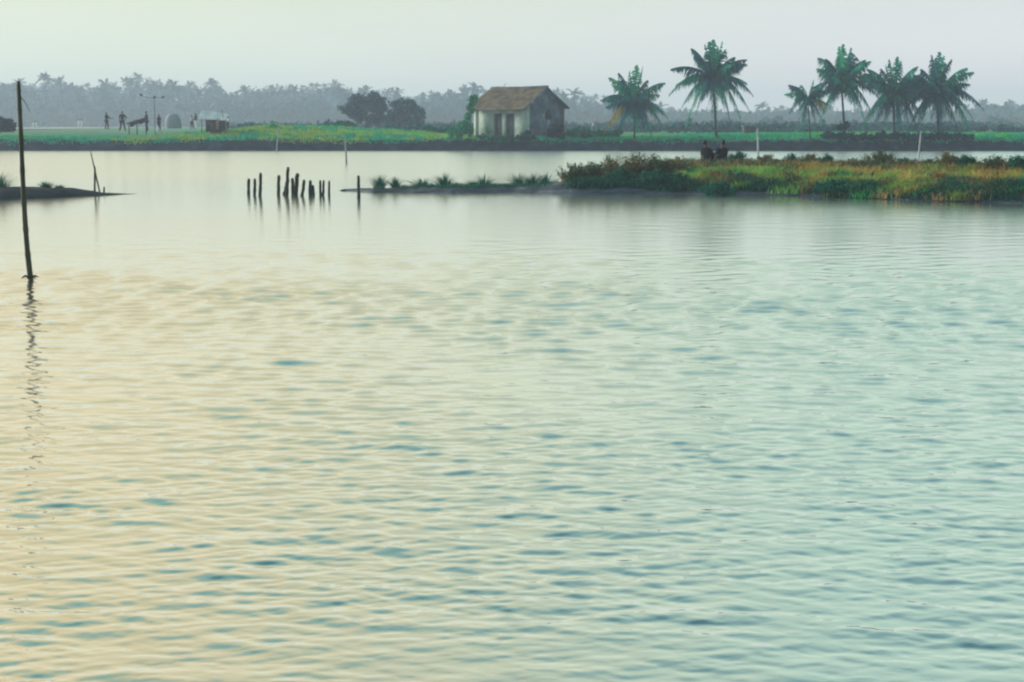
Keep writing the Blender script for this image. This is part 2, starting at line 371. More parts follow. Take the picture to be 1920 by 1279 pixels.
mr=N(t,'ShaderNodeMapRange'); mr.inputs['From Min'].default_value=1.22; mr.inputs['From Max'].default_value=1.45; t.links.new(ad.outputs[0],mr.inputs['Value'])
mxx=N(t,'ShaderNodeMix',data_type='RGBA'); t.links.new(mr.outputs[0],mxx.inputs['Factor']); t.links.new(r1.outputs[0],mxx.inputs['A']); t.links.new(r2.outputs[0],mxx.inputs['B'])
t.links.new(mxx.outputs['Result'],p.inputs['Base Color']); p.inputs['Roughness'].default_value=.95; p.inputs['Specular IOR Level'].default_value=.1
fb.data.materials.append(mm)
def bz(x,y): return float(bank_h(np.array([x]),np.array([y]))[0])

# a second pond behind the bank at the left
pl,pr=at(40,240,380),at(205,240,380)
sheet('far_pond',pl.x,pr.x,330,440,1.22,M['water'],kind='structure')
# bund the photographer stands on
X,Y=np.meshgrid(np.linspace(-60,60,120),np.linspace(-6,3.2,24)); Z=-.6+1.2*np.clip((3.1-Y)/1.6,0,1)*np.clip((Y+6)/1.6,0,1)+.05*fbm(X*2,Y*2,4)
grid_mesh('near_bund',X,Y,Z,M['mud_pale'],kind='structure')

def poly(us,vs_,z=0):
    P=[gnd(u,v,z) for u,v in zip(us,vs_)]; return np.array([p.x for p in P]),np.array([p.y for p in P])
# right bund
fx,fy=poly([630,646,700,850,1000,1050,1300,1500,1700,1920,2300,2900],[357.3,358,361,362,362.5,363,365,369,375,382,395,420])
WID=lambda x: np.interp(x,[fx[0],fx[1],fx[2],fx[3],fx[4],fx[5],fx[5]+1.5,fx[6],fx[7],fx[-1]],[.05,.3,1.2,2.2,2.6,3.6,6.0,7.5,8,9])
HGT=lambda x: np.interp(x,[fx[0],fx[1],fx[2],fx[3],fx[4],fx[5]+1,fx[6],fx[-1]],[-.02,.05,.10,.14,.17,.34,.5,.55])
FY=lambda x: np.interp(x,fx,fy)+.38*vnoise(x*.5,0*x,31)*np.clip((x-fx[2])/3,0,1)+.10*vnoise(x*1.9,0*x,33)
def bund_h(x,tt):
    e=np.clip(tt/.10,0,1); e2=np.clip((1-tt)/.12,0,1)
    led=.14+.12*vnoise(x*.6,0*x,43)
    w=np.minimum(1,(led*np.clip(tt/.02,0,1)+(1-led)*np.clip((tt-.03)/.2,0,1)**.8))
    w=w+.48*np.clip((tt-.5)/.25,0,1)*np.clip((x-fx[5]-1)/3,0,1)
    return -.12+(.12+HGT(x)*w)*e2+(.05*fbm(x*1.7,tt*9,41)+.035*fbm(x*4.1,tt*5,45))*np.clip(tt/.05,0,1)*np.clip(HGT(x)*7,0,1)-.1*(1-np.clip(tt/.02,0,1))
xx=np.linspace(fx[0],fx[-1],520); tt=np.linspace(-.03,1.02,46)
X,T_=np.meshgrid(xx,tt); Y=FY(X)+T_*WID(X); Z=bund_h(X,T_)
grid_mesh('mud_bund',X,Y,Z,M['mud_pale'],kind='structure')
# left bund
lx,ly=poly([-700,-200,0,100,180,230,300],[395,381,375,371.5,367.5,365,363.6])
LH=lambda x: np.interp(x,lx,[.34,.33,.31,.25,.08,.02,-.03]); LW=lambda x: np.interp(x,lx,[4,3.6,3.2,2.6,1.3,.7,.1])
xx=np.linspace(lx[0],lx[-1],260); tt=np.linspace(-.03,1.02,26); X,T_=np.meshgrid(xx,tt)
Y=np.interp(X,lx,ly)+T_*LW(X)+.12*vnoise(X*1.1,0*X,51)
Z=-.12+(.12+LH(X))*np.sin(np.clip(T_,0,1)*math.pi)**.5+.04*fbm(X*2,T_*6,52)*np.clip(LH(X)*6,0,1)
grid_mesh('mud_bund',X,Y,Z,M['mud'],kind='structure')

# ------------------------------------------------------------------ ground cover on the far bank and the bund
G_TEAL=[lin(12,176,138),lin(18,190,142),lin(8,152,126)]; G_GREEN=[lin(62,190,100),lin(88,198,94),lin(42,178,112)]
G_YEL=[lin(146,190,84),lin(178,184,92),lin(120,184,86)]; G_DARK=[lin(34,98,84),lin(48,114,86),lin(26,80,78)]
G_BROWN=[lin(140,122,80),lin(164,128,84),lin(118,118,76)]; G_GOLD=[lin(188,170,86),lin(172,168,84),lin(200,164,96)]; G_LIME=[lin(124,184,90),lin(150,188,90),lin(104,166,92)]
n=80000
x=RNG.uniform(-52,58,n); d=RNG.beta(1.1,2.2,n)*20+.75+.35*vnoise(x*.8,0*x,61); y=FBY+d
z=bank_h(x,y)
keep=(z>.50+.26*fbm(x*.5,y*.2,62))
keep&=~((x>22.5)&(x<39.5)&(d<4)&(RNG.random(n)<.8))
x,y,z,d=x[keep],y[keep],z[keep],d[keep]; n=len(x)
nz=.7*fbm(x*.22,y*.35,63)+.5*fbm(x*1.3,y*.6,66)+RNG.normal(size=n)*.05
yel=(nz+np.where((x>-34)&(x<-3),.38,-.25)-.05*np.abs(d-6))>0.15
cols=np.where(yel[:,None],pick(G_YEL,n),np.where((nz<.02)[:,None],pick(G_TEAL,n),np.where((d<2.6)[:,None],pick(G_TEAL,n),pick(G_GREEN,n))))
b=Buf(); blades(b,np.stack([x,y,z-.03],1),RNG.uniform(.12,.36,n)*(1+.5*vnoise(x*.5,y*.5,64)),RNG.uniform(.05,.11,n),1.1,cols)
link('bank_grass',b.mesh('bank_grass'),M['grass'],kind='stuff',label='green and yellow grass along the top of the far bank',cat='grass')

# grass on the right bund
def bund_pts(n,u0,u1,t0,t1,dens=None):
    a,b_=gnd(u0,365).x,gnd(u1,372).x
    x=RNG.uniform(a,b_,n); tt=RNG.uniform(t0,t1,n); y=FY(x)+tt*WID(x); z=bund_h(x,tt); return x,y,z,tt
b=Buf()
x,y,z,tt=bund_pts(40000,1285,2150,.07,.7)                    # turf on the slope and the top
U=960+x/y*F/CT; nz=.7*fbm(x*.5,y*.5,71)+.5*fbm(x*1.7,y*.9,79)+RNG.normal(size=len(x))*.06
low=.12+.07*fbm(x*.45,0*x,76)-np.where(U<1480,.02,0); k=tt>low; x,y,z,tt,U,nz=x[k],y[k],z[k],tt[k],U[k],nz[k]
lime=(U<1490)&(U>1285)
cols=np.where((lime&(nz<.3))[:,None],pick(G_LIME,len(x)),np.where((nz>.02)[:,None],pick(G_GOLD,len(x)),np.where((nz>-.35)[:,None],pick(G_LIME+G_GOLD,len(x)),pick(G_BROWN+G_GREEN[:1],len(x)))))
blades(b,np.stack([x,y,z-.02],1),RNG.uniform(.07,.22,len(x))*np.clip(1+.9*vnoise(x*1.3,y*1.1,72),.3,2),RNG.uniform(.012,.03,len(x)),.8,cols)
for k in range(95):                                             # taller clumps dotted over it
    cx_,cy_,cz_,ct_=[v[0] for v in bund_pts(1,1290,2150,.10,.72)]; m_=int(RNG.integers(50,130)); rr=RNG.uniform(.12,.4)
    px=cx_+RNG.normal(size=m_)*rr; py=cy_+RNG.normal(size=m_)*rr*.7; pz=bund_h(px,np.clip((py-FY(px))/WID(px),.02,.9))
    pal=[G_BROWN,G_DARK,G_GREEN[:1]+G_DARK[1:2],G_GOLD,[lin(120,92,60),lin(150,110,70)],G_LIME][int(RNG.integers(6))]
    blades(b,np.stack([px,py,pz-.02],1),RNG.uniform(.14,.36,m_),RNG.uniform(.014,.034,m_),.9,pick(pal,m_,RNG,.3))
link('bund_turf',b.mesh('bund_turf'),M['grass'],kind='stuff',label='short lime and golden grass on the top of the right bund',cat='grass')
b=Buf()
x,y,z,tt=bund_pts(34000,1045,2150,.012,.24)                   # dark fringe at the front
U=960+x/y*F/CT; nz=.7*fbm(x*.7,y*.4,73)+.5*fbm(x*2.1,y*1.1,80); gap=fbm(x*.35,0*x,78)
k=((nz>-.5)|(tt>.08))&(tt<.22+.08*fbm(x*.45,0*x,76))&((tt>.035)|(gap>-.05))&(RNG.random(len(x))<np.clip((U-1045)/90,.05,1))&(tt>np.interp(U,[1045,1180,1300],[.12,.08,0])); x,y,z,tt,nz,U=x[k],y[k],z[k],tt[k],nz[k],U[k]
cols=np.where(((nz>.26)&(U>1290))[:,None],pick(G_GOLD+G_BROWN,len(x)),np.where(((nz>.0)&(U>1290))[:,None],pick(G_DARK+G_DARK+G_BROWN[2:]+[lin(60,110,72)],len(x)),pick(G_DARK+[lin(40,58,58)],len(x))))
blades(b,np.stack([x,y,z-.02],1),RNG.uniform(.07,.26,len(x))*np.clip(1+.9*vnoise(x*1.5,y*1.2,74),.3,2)*np.clip((U-1030)/60,.3,1),RNG.uniform(.014,.035,len(x)),.9,cols)
for k in range(70):                                             # lighter growth hanging among it
    cx_,cy_,cz_,ct_=[v[0] for v in bund_pts(1,1300,2150,.02,.15)]; m_=int(RNG.integers(60,150)); rr=RNG.uniform(.15,.45)
    px=cx_+RNG.normal(size=m_)*rr; py=cy_+RNG.normal(size=m_)*rr*.35; pz=bund_h(px,np.clip((py-FY(px))/WID(px),.02,.9))
    pal=[G_BROWN,G_GREEN+G_DARK,G_TEAL[2:]+G_DARK,G_GOLD,[lin(120,92,60),lin(150,110,70)],G_LIME][int(RNG.integers(6))]
    blades(b,np.stack([px,py,pz-.02],1),RNG.uniform(.12,.32,m_),RNG.uniform(.014,.034,m_),1.0,pick(pal,m_,RNG,.3))
link('bund_fringe',b.mesh('bund_fringe'),M['grass'],kind='stuff',label='dark green grass hanging over the front edge of the right bund',cat='grass')
b=Buf()
x,y,z,tt=bund_pts(16000,1060,2150,.66,.98)                    # dry growth at the back
cols=np.where((fbm(x*.6,y*.4,75)>0)[:,None],pick(G_BROWN,len(x)),pick(G_DARK+G_BROWN,len(x)))
blades(b,np.stack([x,y,z-.02],1),RNG.uniform(.15,.36,len(x)),RNG.uniform(.015,.035,len(x)),.7,cols)
link('bund_undergrowth',b.mesh('bund_undergrowth'),M['grass'],kind='stuff',label='low brown undergrowth along the back of the right bund',cat='undergrowth')

b=Buf()
x,y,z,tt=bund_pts(5200,690,1060,.18,.9); k=(fbm(x*1.1,y*.9,83)>.02); x,y,z=x[k],y[k],z[k]      # sparse grass on the mud spit
blades(b,np.stack([x,y,z-.01],1),RNG.uniform(.04,.15,len(x)),RNG.uniform(.012,.026,len(x)),.9,pick(G_DARK+[lin(44,112,84)],len(x),RNG,.3))
link('spit_grass',b.mesh('spit_grass'),M['grass'],kind='stuff',label='thin short grass growing on the narrow mud spit',cat='grass')

def shrub(name,label,u,vbase,vtop,wpx,Y,pal,zb=None,group=None,cat='shrub',nl=900):
    """bushy marsh plant: many twigs carrying small leaves"""
    p=at(u,vbase,Y); Y=min(Y,float(FY(p.x)+.86*WID(p.x))); p=at(u,vbase,Y); zt=at(u,vtop,Y).z
    zb=float(bund_h(np.array([p.x]),np.array([(p.y-FY(p.x))/WID(p.x)]))[0])-.03
    h=zt-zb; w=wpx*mpp(Y); root=empty(name,(p.x,p.y,zb),label=label,cat=cat,group=group)
    bt=Buf(); bl=Buf(); rng=np.random.default_rng(int(u*31+vtop*7))
    pts=[]; ntw=34
    for k in range(ntw):
        a=rng.uniform(0,2*math.pi); q=rng.uniform(0,1); r=w*.62*q**.8
        hh=h*(1.04-.55*q**2)*rng.uniform(.68,1.05)
        tip=np.array([math.cos(a)*r,math.sin(a)*r*.8,hh])
        base=tip*np.array([.22,.22,0]); mid=base*.6+tip*.4+np.array([0,0,hh*.12])
        tube(bt,[base,mid,tip],[.010,.007,.003],4,pal[0],cap=False)
        m=nl//ntw; s=rng.beta(1.6,1.3,m)[:,None]
        c=(1-s)**2*base+2*s*(1-s)*mid+s*s*tip
        q2=c+rng.normal(size=(m,3))*np.array([.05,.05,.035])*(1.25-s*.75)*(w/.9+.35)
        q2[:,2]=np.maximum(q2[:,2],.0); pts.append(q2)
    P=np.concatenate(pts)
    leaves(bl,P,rng.uniform(.02,.042,len(P))*(.6+.45*w),pick(pal,len(P),rng,.35),rng,long=2.4)
    link('twigs',bt.mesh('twigs'),M['leaf'],root); link('foliage',bl.mesh('foliage'),M['leaf'],root)
    return root
PG=G_DARK+[lin(44,124,88)]; PB=[lin(126,112,76),lin(142,118,80),lin(104,110,72),lin(82,102,72)]; PT=[lin(26,98,82),lin(36,114,90),lin(22,78,72)]; PM=[lin(76,104,70),lin(50,90,70),lin(126,114,72)]
for (u,vb,vt,w,Y,pal,lab) in [
 (1073,350,305,58,47.4,PM,'round dark olive shrub at the bare mud end of the bund thicket'),
 (1112,350,303,56,47.9,PM,'olive shrub second from the mud spit in the thicket'),
 (1148,352,292,62,48.4,PB,'tall brown topped shrub third from the mud spit in the thicket'),
 (1192,352,287,74,48.8,PB,'highest brown shrub in the thicket left of the seated pair'),
 (1232,354,290,66,48.6,PM,'dark brown shrub overhanging the water in the middle of the thicket'),
 (1272,354,294,66,49.0,PB,'reddish brown shrub below and left of the seated pair'),
 (1165,356,316,60,46.9,PG,'low dark green shrub at the water edge under the brown thicket'),
 (1222,360,318,64,46.5,PG,'dark green shrub reaching down to the water below the highest brown one'),
 (1268,360,322,52,46.3,PG,'dark green shrub at the water left of the lime turf'),
 (1384,308,284,46,52.6,PT,'small teal green shrub just right of the seated pair'),
 (1438,312,289,42,52.4,PB,'small brown shrub beside the foot of the white pole'),
 (1484,312,289,34,52.2,PT,'isolated teal shrub right of the white pole'),
 (1522,314,288,48,52.0,PB,'low brown shrub left of the paired teal one'),
 (1551,314,289,38,51.8,PT,'teal shrub leaning on a low brown one'),
 (1600,318,297,58,51.5,PB,'flat brown shrub in the gap of the back row'),
 (1645,318,284,80,51.2,PM,'broad olive brown shrub, the largest in the right back row'),
 (1698,318,297,56,51.0,PT,'low teal shrub between the broad olive one and the tilted pole'),
 (1742,320,298,44,50.8,PT,'low teal shrub at the foot of the tilted pole'),
 (1775,320,286,50,50.6,PB,'tall brown shrub right of the tilted pole'),
 (1812,320,291,50,50.4,PT,'teal shrub right of the tall brown one'),
 (1866,322,293,58,50.2,PM,'olive shrub second from the right edge'),
 (1908,322,289,56,50.0,PG,'dark green shrub at the right edge of the back row'),
 (1560,366,338,80,43.9,PT,'dark green clump at the bund front below the golden turf'),
 (1650,368,342,60,43.4,PG,'small dark green clump over a gap in the mud edge'),
 (1800,374,340,84,42.2,PT,'broad dark green clump at the bund front right of the tan grass'),
 (1895,378,345,70,41.4,PG,'dark green clump at the right edge of the bund front'),
 (1345,362,338,70,45.0,PT,'dark green clump below the lime turf')]:
    r=shrub('shrub',lab,u,vb,vt,w,Y,pal,group='marsh shrubs on the right bund',nl=2000)

def tuft(label,u,vb,vt,w,Y,n=130,pal=None,group='grass tufts on the mud spit',up=.5):
    p=at(u,vb,Y); h=at(u,vt,Y).z-p.z; W=w*mpp(Y); rng=np.random.default_rng(int(u*7))
    b=Buf(); a=rng.uniform(0,2*math.pi,n); q=rng.random(n)**.7; d=np.stack([np.cos(a),np.sin(a),0*a],1)
    P=d*(W*.14*q)[:,None]+np.array([0,0,-.05]); H=h*(1.0-.3*q**1.6)*rng.uniform(.35,1.08,n)
    out=(W*.85*q*rng.uniform(.7,1.25,n))[:,None]; up_=np.array([0,0,1.]); wd=(rng.uniform(.016,.03,n)*.5)[:,None]
    sd2=np.stack([-np.sin(a+rng.normal(size=n)*.6),np.cos(a),0*a],1)
    m_=P+d*out*.38+up_*(H*.6)[:,None]; t_=P+d*out+up_*H[:,None]
    V=np.stack([P-sd2*wd,P+sd2*wd,m_-sd2*wd*.8,m_+sd2*wd*.8,t_],1).reshape(-1,3)
    T3=(np.array([[0,1,3],[0,3,2],[2,3,4]])[None]+(np.arange(n)*5)[:,None,None]).reshape(-1,3)
    b.add(V,T3,np.repeat(pick(pal or PG,n,rng,.3),5,0))
    o=link('grass_tuft',b.mesh('grass_tuft'),M['grass'],label=label,cat='grass',group=group); o.location=p; return o
T=[(712,351,322,34,48.0,'leftmost feathery grass tuft on the mud spit'),(741,351,327,24,48.0,'small grass tuft close beside the leftmost one'),
 (793,350,328,50,48.3,'wide low grass tuft on the mud spit'),(834,350,318,40,48.3,'tallest spiky grass tuft on the mud spit'),(857,350,336,26,48.2,'low dark tuft at the right foot of the tallest one'),
 (888,351,330,28,48.2,'thin grass tuft left of a fuller one on the spit'),(908,351,322,38,48.3,'full spiky grass tuft in the right half of the spit'),(925,351,339,24,48.0,'low dark tuft right of the full spiky one'),
 (973,349,318,36,48.8,'first of three touching tufts near the thicket'),(1000,349,320,34,48.8,'middle of three touching tufts near the thicket'),(1024,349,318,38,48.8,'last of three touching tufts, nearest the thicket')]
for (u,vb,vt,w,Y,l) in T: tuft(l,u,vb,vt,w*1.1,Y,n=190)
TL=[(0,360,312,56,43.5,'tall reedy clump at the left edge of the picture'),(86,352,334,30,44.2,'dark grass tuft on the left mud bund'),(112,352,342,22,44.4,'small dark tuft right of another on the left bund')]
for (u,vb,vt,w,Y,l) in TL: tuft(l,u,vb,vt,w,Y,n=170,group='tufts on the left bund',pal=PG)
# tall tan reeds on the front of the bund
for (u,vb,vt,w,Y,l) in [(1738,372,330,46,42.9,'tan dry grass tuft hanging at the bund front'),(1590,366,350,60,43.8,'yellow green tuft over the mud edge')]:
    tuft(l,u,vb,vt,w,Y,n=160,pal=G_GOLD+G_YEL[:1],group='dry tufts on the bund front')
# clods at the tip of the spit
for (u,v,s,l) in [(644,358,.055,'small dark clod at the very tip of the mud spit'),(655,358,.04,'tiny clod between the tip and the lone stake')]:
    bm=bmesh.new(); bmesh.ops.create_icosphere(bm,subdivisions=2,radius=s)
    for vtx in bm.verts: vtx.co*=random.uniform(.8,1.25); vtx.co.z*=.9; vtx.co.x*=1.3
    me=bpy.data.meshes.new('clod'); bm.to_mesh(me); bm.free()
    o=link('clod',me,M['mud'],label=l,cat='clod'); o.location=gnd(u,v)+Vector((0,0,.01))

# ------------------------------------------------------------------ stakes and poles in the water
def stake(label,x0,v0,x1,v1,wpx,group='old stakes standing in the water',m='wood',name='stake',bend=0,taper=.85,Y=None,pointed=.55):
    A=gnd(x0,v0) if Y is None else at(x0,v0,Y); B=at(x1,v1,A.y); r=wpx*.5*mpp(A.y); b=Buf(); pts=[]; rad=[]
    root=A.copy(); nseg=9
    for i in range(nseg+1):
        s=i/nseg; q=(B-A)*s; q.x+=bend*mpp(A.y)*math.sin(s*math.pi)+random.uniform(-.12,.12)*r; pts.append(q); rad.append(r*(1-(1-taper)*s)*random.uniform(.93,1.07))
    rad[-1]*=pointed
    pts.insert(0,-(B-A).normalized()*.35); rad.insert(0,r)
    tube(b,pts,rad,9,wob=.06)
    o=link(name,b.mesh(name),M[m],label=label,cat='stake' if name=='stake' else 'pole',group=group); o.location=root; return o
for a in [('leftmost stake of the broken row, short and upright',466,364,466.5,335,6.5),
 ('second stake from the left, short and close to a taller one',477.5,365.5,478,335,6.2),
 ('third stake from the left, tall and slender',487.5,367.5,488.8,324,6.5),
 ('lone greyish stake between the two groups of the row',522.3,366,522.8,328.5,7),
 ('tallest stake of the row with a thin top',537.5,368,540,313,7),
 ('leaning stake crossing the foot of the tallest one',533.5,365,540,336,8),
 ('short stake hidden beside the tallest one',549.5,364,548,334,7),
 ('stout stake tilted right in the middle of the row',554.5,365,557.5,325,8.5),
 ('crooked stake leaning right past the stout one',566.5,367.5,570.5,337,6.5),
 ('short upright stake paired with a leaning stub',581.5,366.5,581.5,338,7),
 ('leaning stub in the right half of the row',587.5,366,586,347,6.5),
 ('left one of two touching stakes near the row end',600.8,366.5,600.5,338,5),
 ('right one of two touching stakes near the row end',605.8,366.5,607,338,5),
 ('thin grey last stake at the right end of the row',617,367.5,617.2,339,4.6),
 ('lone dark stake at the tip of the mud spit',672.5,371,672,329,6.5)]:
    stake(*a,pointed=.75)
stake('long thin pole leaning left beside the left bund',187.5,362.5,169.5,282,3.4,name='leaning_pole',m='bamboo',group=None,taper=.6)
stake('upright pole propping the leaning one by the left bund',177.5,364,178,312,4.4,name='prop_pole',m='wood',group=None,taper=.7)
stake('short stub right of the two crossed poles',195,362.5,195.3,350,3.6,group=None)
stake('thin bent pole at the water line of the far bank',518,286,525,214,2.6,name='thin_pole',m='pale_pole',group=None,taper=.6)
stake('short pale pole standing alone in the far channel',649.5,308,647,258,4,name='short_pole',m='pale_pole',group=None,taper=.8)
stake('white upright pole behind the bund right of the seated pair',1422,307,1420.5,240,4.2,name='white_pole',m='pale_pole',group=None,taper=.8)
stake('pale tilted pole behind the right bund',1721,309,1727,244,3.6,name='tilted_pole',m='pale_pole',group=None,taper=.7)

# the tall bent bamboo pole in front
base=gnd(57,521); Yp=base.y; b=Buf()
cp=[(57,521),(52,478),(48,430),(45,380),(42,320),(39.5,260),(37,205),(34.5,152)]
P=[at(u,v,Yp)-base for u,v in cp]; pts=[Vector((.012,0,-.6))]; rad=[.042]
for i in range(len(P)-1):
    for s in np.linspace(0,1,6,endpoint=False):
        q=P[i].lerp(P[i+1],s); f=(i+s)/(len(P)-1); node=1.14 if abs(s)<1e-6 else 1.0
        pts.append(q); rad.append((.040-.012*f)*node*random.uniform(.97,1.03))
pts.append(P[-1]); rad.append(.022)
tube(b,pts,rad,10,wob=.03)
root=empty('bamboo_pole',base,label='tall bent bamboo pole standing in the open water at left',cat='pole')
link('stem',b.mesh('stem',True),M['bamboo'],root)
b=Buf(); q=P[-1].lerp(P[-2],.55); tube(b,[q,q+Vector((.05,0,-.03)),q+Vector((.10,.01,-.12)),q+Vector((.14,.01,-.22))],[.008,.006,.005,.003],5); link('twig',b.mesh('twig'),M['bamboo'],root)
b=Buf()
for k in range(9):
    a=random.uniform(0,6.28); r=random.uniform(.06,.16); tube(b,[(.02*math.cos(a),.02*math.sin(a),.015),(r*.6*math.cos(a),r*.5*math.sin(a),.03),(r*math.cos(a),r*math.sin(a),.005)],[.014,.014,.006],5)
link('driftweed',b.mesh('driftweed'),M['wood'],root,label='dark weed caught round the foot of the pole')

# ------------------------------------------------------------------ the house
HY=122.0; ALPHA=math.radians(40); L,W=6.05,4.9; HB=at(990,259,HY)
ca,sa=math.cos(-ALPHA),math.sin(-ALPHA)
cx=HB.x-(ca*L/2-sa*(-W/2)); cyy=HB.y-(sa*L/2+ca*(-W/2)); hz=HB.z
house=empty('old_house',(cx,cyy,hz),-ALPHA,label='small derelict house with tiled roof and stained white front wall',cat='house')
RZ,PITCH=4.32,.575; WH=RZ-PITCH*W/2-.06; TW=.24
fr_=-W/2
b=Buf()                                                        # front wall round two door openings
d1,d2,dw,dh=-.33,1.05,.74,1.98
segs=[(-L/2,d1-dw/2),(d1+dw/2,d2-dw/2),(d2+dw/2,L/2)]
for x0,x1 in segs: box(b,(x0,fr_,-.5),(x1,fr_+TW,WH))
for dx in (d1,d2): box(b,(dx-dw/2,fr_,dh),(dx+dw/2,fr_+TW,WH)); box(b,(dx-dw/2,fr_,-.5),(dx+dw/2,fr_+TW,.05))
link('front_wall',b.mesh('front_wall'),M['plaster'],house,label='white plaster front wall with green stains')
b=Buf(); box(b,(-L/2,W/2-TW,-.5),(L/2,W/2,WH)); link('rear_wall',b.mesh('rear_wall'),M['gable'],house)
def gable(x0,x1,name,win):
    b=Buf(); y0,y1=-W/2+TW+.002,W/2-TW-.002
    wy0,wy1,wz0,wz1=-.05,.62,1.62,2.2
    if win:
        box(b,(x0,y0,-.5),(x1,wy0,WH)); box(b,(x0,wy1,-.5),(x1,y1,WH)); box(b,(x0,wy0,-.5),(x1,wy1,wz0)); box(b,(x0,wy0,wz1),(x1,wy1,WH))
    else: box(b,(x0,y0,-.5),(x1,y1,WH))
    ya,yb=-W/2+.03,W/2-.03
    V=[(x0,ya,WH),(x0,yb,WH),(x0,0,RZ-.1),(x1,ya,WH),(x1,yb,WH),(x1,0,RZ-.1)]
    b.add(V,[(0,2,1),(3,4,5),(0,1,4),(0,4,3),(1,2,5),(1,5,4),(2,0,3),(2,3,5)])
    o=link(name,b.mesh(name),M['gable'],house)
    if win:
        b=Buf(); box(b,(x1-.12,wy0,wz0),(x1-.08,wy1,wz1)); w_=link('window',b.mesh('window'),M['dark'],house)
        b=Buf(); e=.07
        for lo,hi in (((wy0-e,wz0-e),(wy1+e,wz0)),((wy0-e,wz1),(wy1+e,wz1+e)),((wy0-e,wz0),(wy0,wz1)),((wy1,wz0),(wy1+e,wz1)),(((wy0+wy1)/2-.02,wz0),((wy0+wy1)/2+.02,wz1))):
            box(b,(x1-.06,lo[0],lo[1]),(x1+.03,hi[0],hi[1]))
        link('frame',b.mesh('frame'),M['door'],w_)
    return o
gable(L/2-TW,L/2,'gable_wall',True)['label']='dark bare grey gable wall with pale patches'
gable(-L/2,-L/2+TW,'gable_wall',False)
for dx in (d1,d2):
    b=Buf(); box(b,(dx-dw/2,fr_+.10,.05),(dx+dw/2,fr_+.15,dh)); dr=link('door',b.mesh('door'),M['door'],house)
    for k in range(4): b=Buf(); box(b,(dx-dw/2+.02+k*.19,fr_+.08,.07),(dx-dw/2+.19+k*.19,fr_+.099,dh-.03)); link('plank',b.mesh('plank'),M['door'],dr)
    b=Buf()
    for xa in (dx-dw/2-.05,dx+dw/2-.01): box(b,(xa,fr_-.03,.0),(xa+.06,fr_+.04,dh+.05))
    box(b,(dx-dw/2-.05,fr_-.035,dh-.01),(dx+dw/2+.05,fr_+.035,dh+.08)); link('frame',b.mesh('frame'),M['door'],dr)
b=Buf(); box(b,(-L/2-.03,fr_-.06,-.4),(-L/2+.34,fr_-.005,2.5)); link('pilaster',b.mesh('pilaster'),M['plaster'],house,label='grey stained pilaster at the left corner')
b=Buf(); box(b,(L/2+.01,W/2-.30,-.4),(L/2+.12,W/2-.06,2.75)); link('corner_post',b.mesh('corner_post'),M['door'],house)
b=Buf(); box(b,(-L/2-.25,fr_-.5,-.7),(L/2+.2,W/2+.2,.03)); link('plinth',b.mesh('plinth'),M['mud'],house)
# roof: overlapping tile courses on two slopes, sagging a little
OF,OB,OR=.78,.55,.18
def slope(sign,run):
    b=Buf(); nrow=int(run/.24); nc=34
    for r in range(nrow):
        s0=run*r/nrow; s1=run*(r+1)/nrow+.05
        for c in range(nc):
            x0=-L/2-OR+(L+2*OR)*c/nc; x1=-L/2-OR+(L+2*OR)*(c+1)/nc-.012; xm=(x0+x1)/2
            sag=lambda x:-.05*math.sin((x/L+.5)*math.pi)+.015*math.sin(x*2.1)
            j=random.uniform(-.012,.012)
            zt=lambda s,x:RZ-PITCH*s+sag(x)
            V=[(x0,sign*s0,zt(s0,x0)+j),(xm,sign*s0,zt(s0,xm)+.05+j),(x1,sign*s0,zt(s0,x1)+j),
               (x0,sign*s1,zt(s1,x0)+.035+j),(xm,sign*s1,zt(s1,xm)+.09+j),(x1,sign*s1,zt(s1,x1)+.035+j)]
            V+=[(x0,sign*s1,zt(s1,x0)-.01),(x1,sign*s1,zt(s1,x1)-.01)]
            b.add(V,[(0,1,4),(0,4,3),(1,2,5),(1,5,4),(3,4,5),(3,5,7),(3,7,6)])
    return b
roof=empty('roof'); roof.parent=house
sl_=slope(-1,W/2+OF); o=link('tile_course',sl_.mesh('tile_course'),M['tile'],roof); o['kind']='stuff'
sl_=slope(1,W/2+OB); o=link('tile_course',sl_.mesh('tile_course'),M['tile'],roof); o['kind']='stuff'
b=Buf()
for sgn,run in ((-1,W/2+OF),(1,W/2+OB)):
    x0,x1=-L/2-OR+.01,L/2+OR-.02; V=[(x0,0,RZ-.03),(x1,0,RZ-.03),(x1,sgn*run,RZ-PITCH*run-.03),(x0,sgn*run,RZ-PITCH*run-.03)]
    V+=[(a_,b_,c_-.08) for a_,b_,c_ in V]; b.add(V,[(0,1,2),(0,2,3),(4,6,5),(4,7,6),(0,4,5),(0,5,1),(1,5,6),(1,6,2),(2,6,7),(2,7,3),(3,7,4),(3,4,0)])
link('underlay',b.mesh('underlay'),M['door'],roof)
for sgn,run in ((-1,W/2+OF),(1,W/2+OB)):
    for xe in (L/2+OR,-L/2-OR): b=Buf(); tube(b,[(xe,0,RZ-.08),(xe,sgn*run,RZ-PITCH*run-.08)],.07,6); link('barge_board',b.mesh('barge_board'),M['gable'],roof)
b=Buf(); tube(b,[(x_,0,RZ+.04-.05*math.sin((x_/L+.5)*math.pi)) for x_ in np.linspace(-L/2-OR,L/2+OR,16)],.10,8,wob=.12); link('ridge',b.mesh('ridge'),M['gable'],roof)

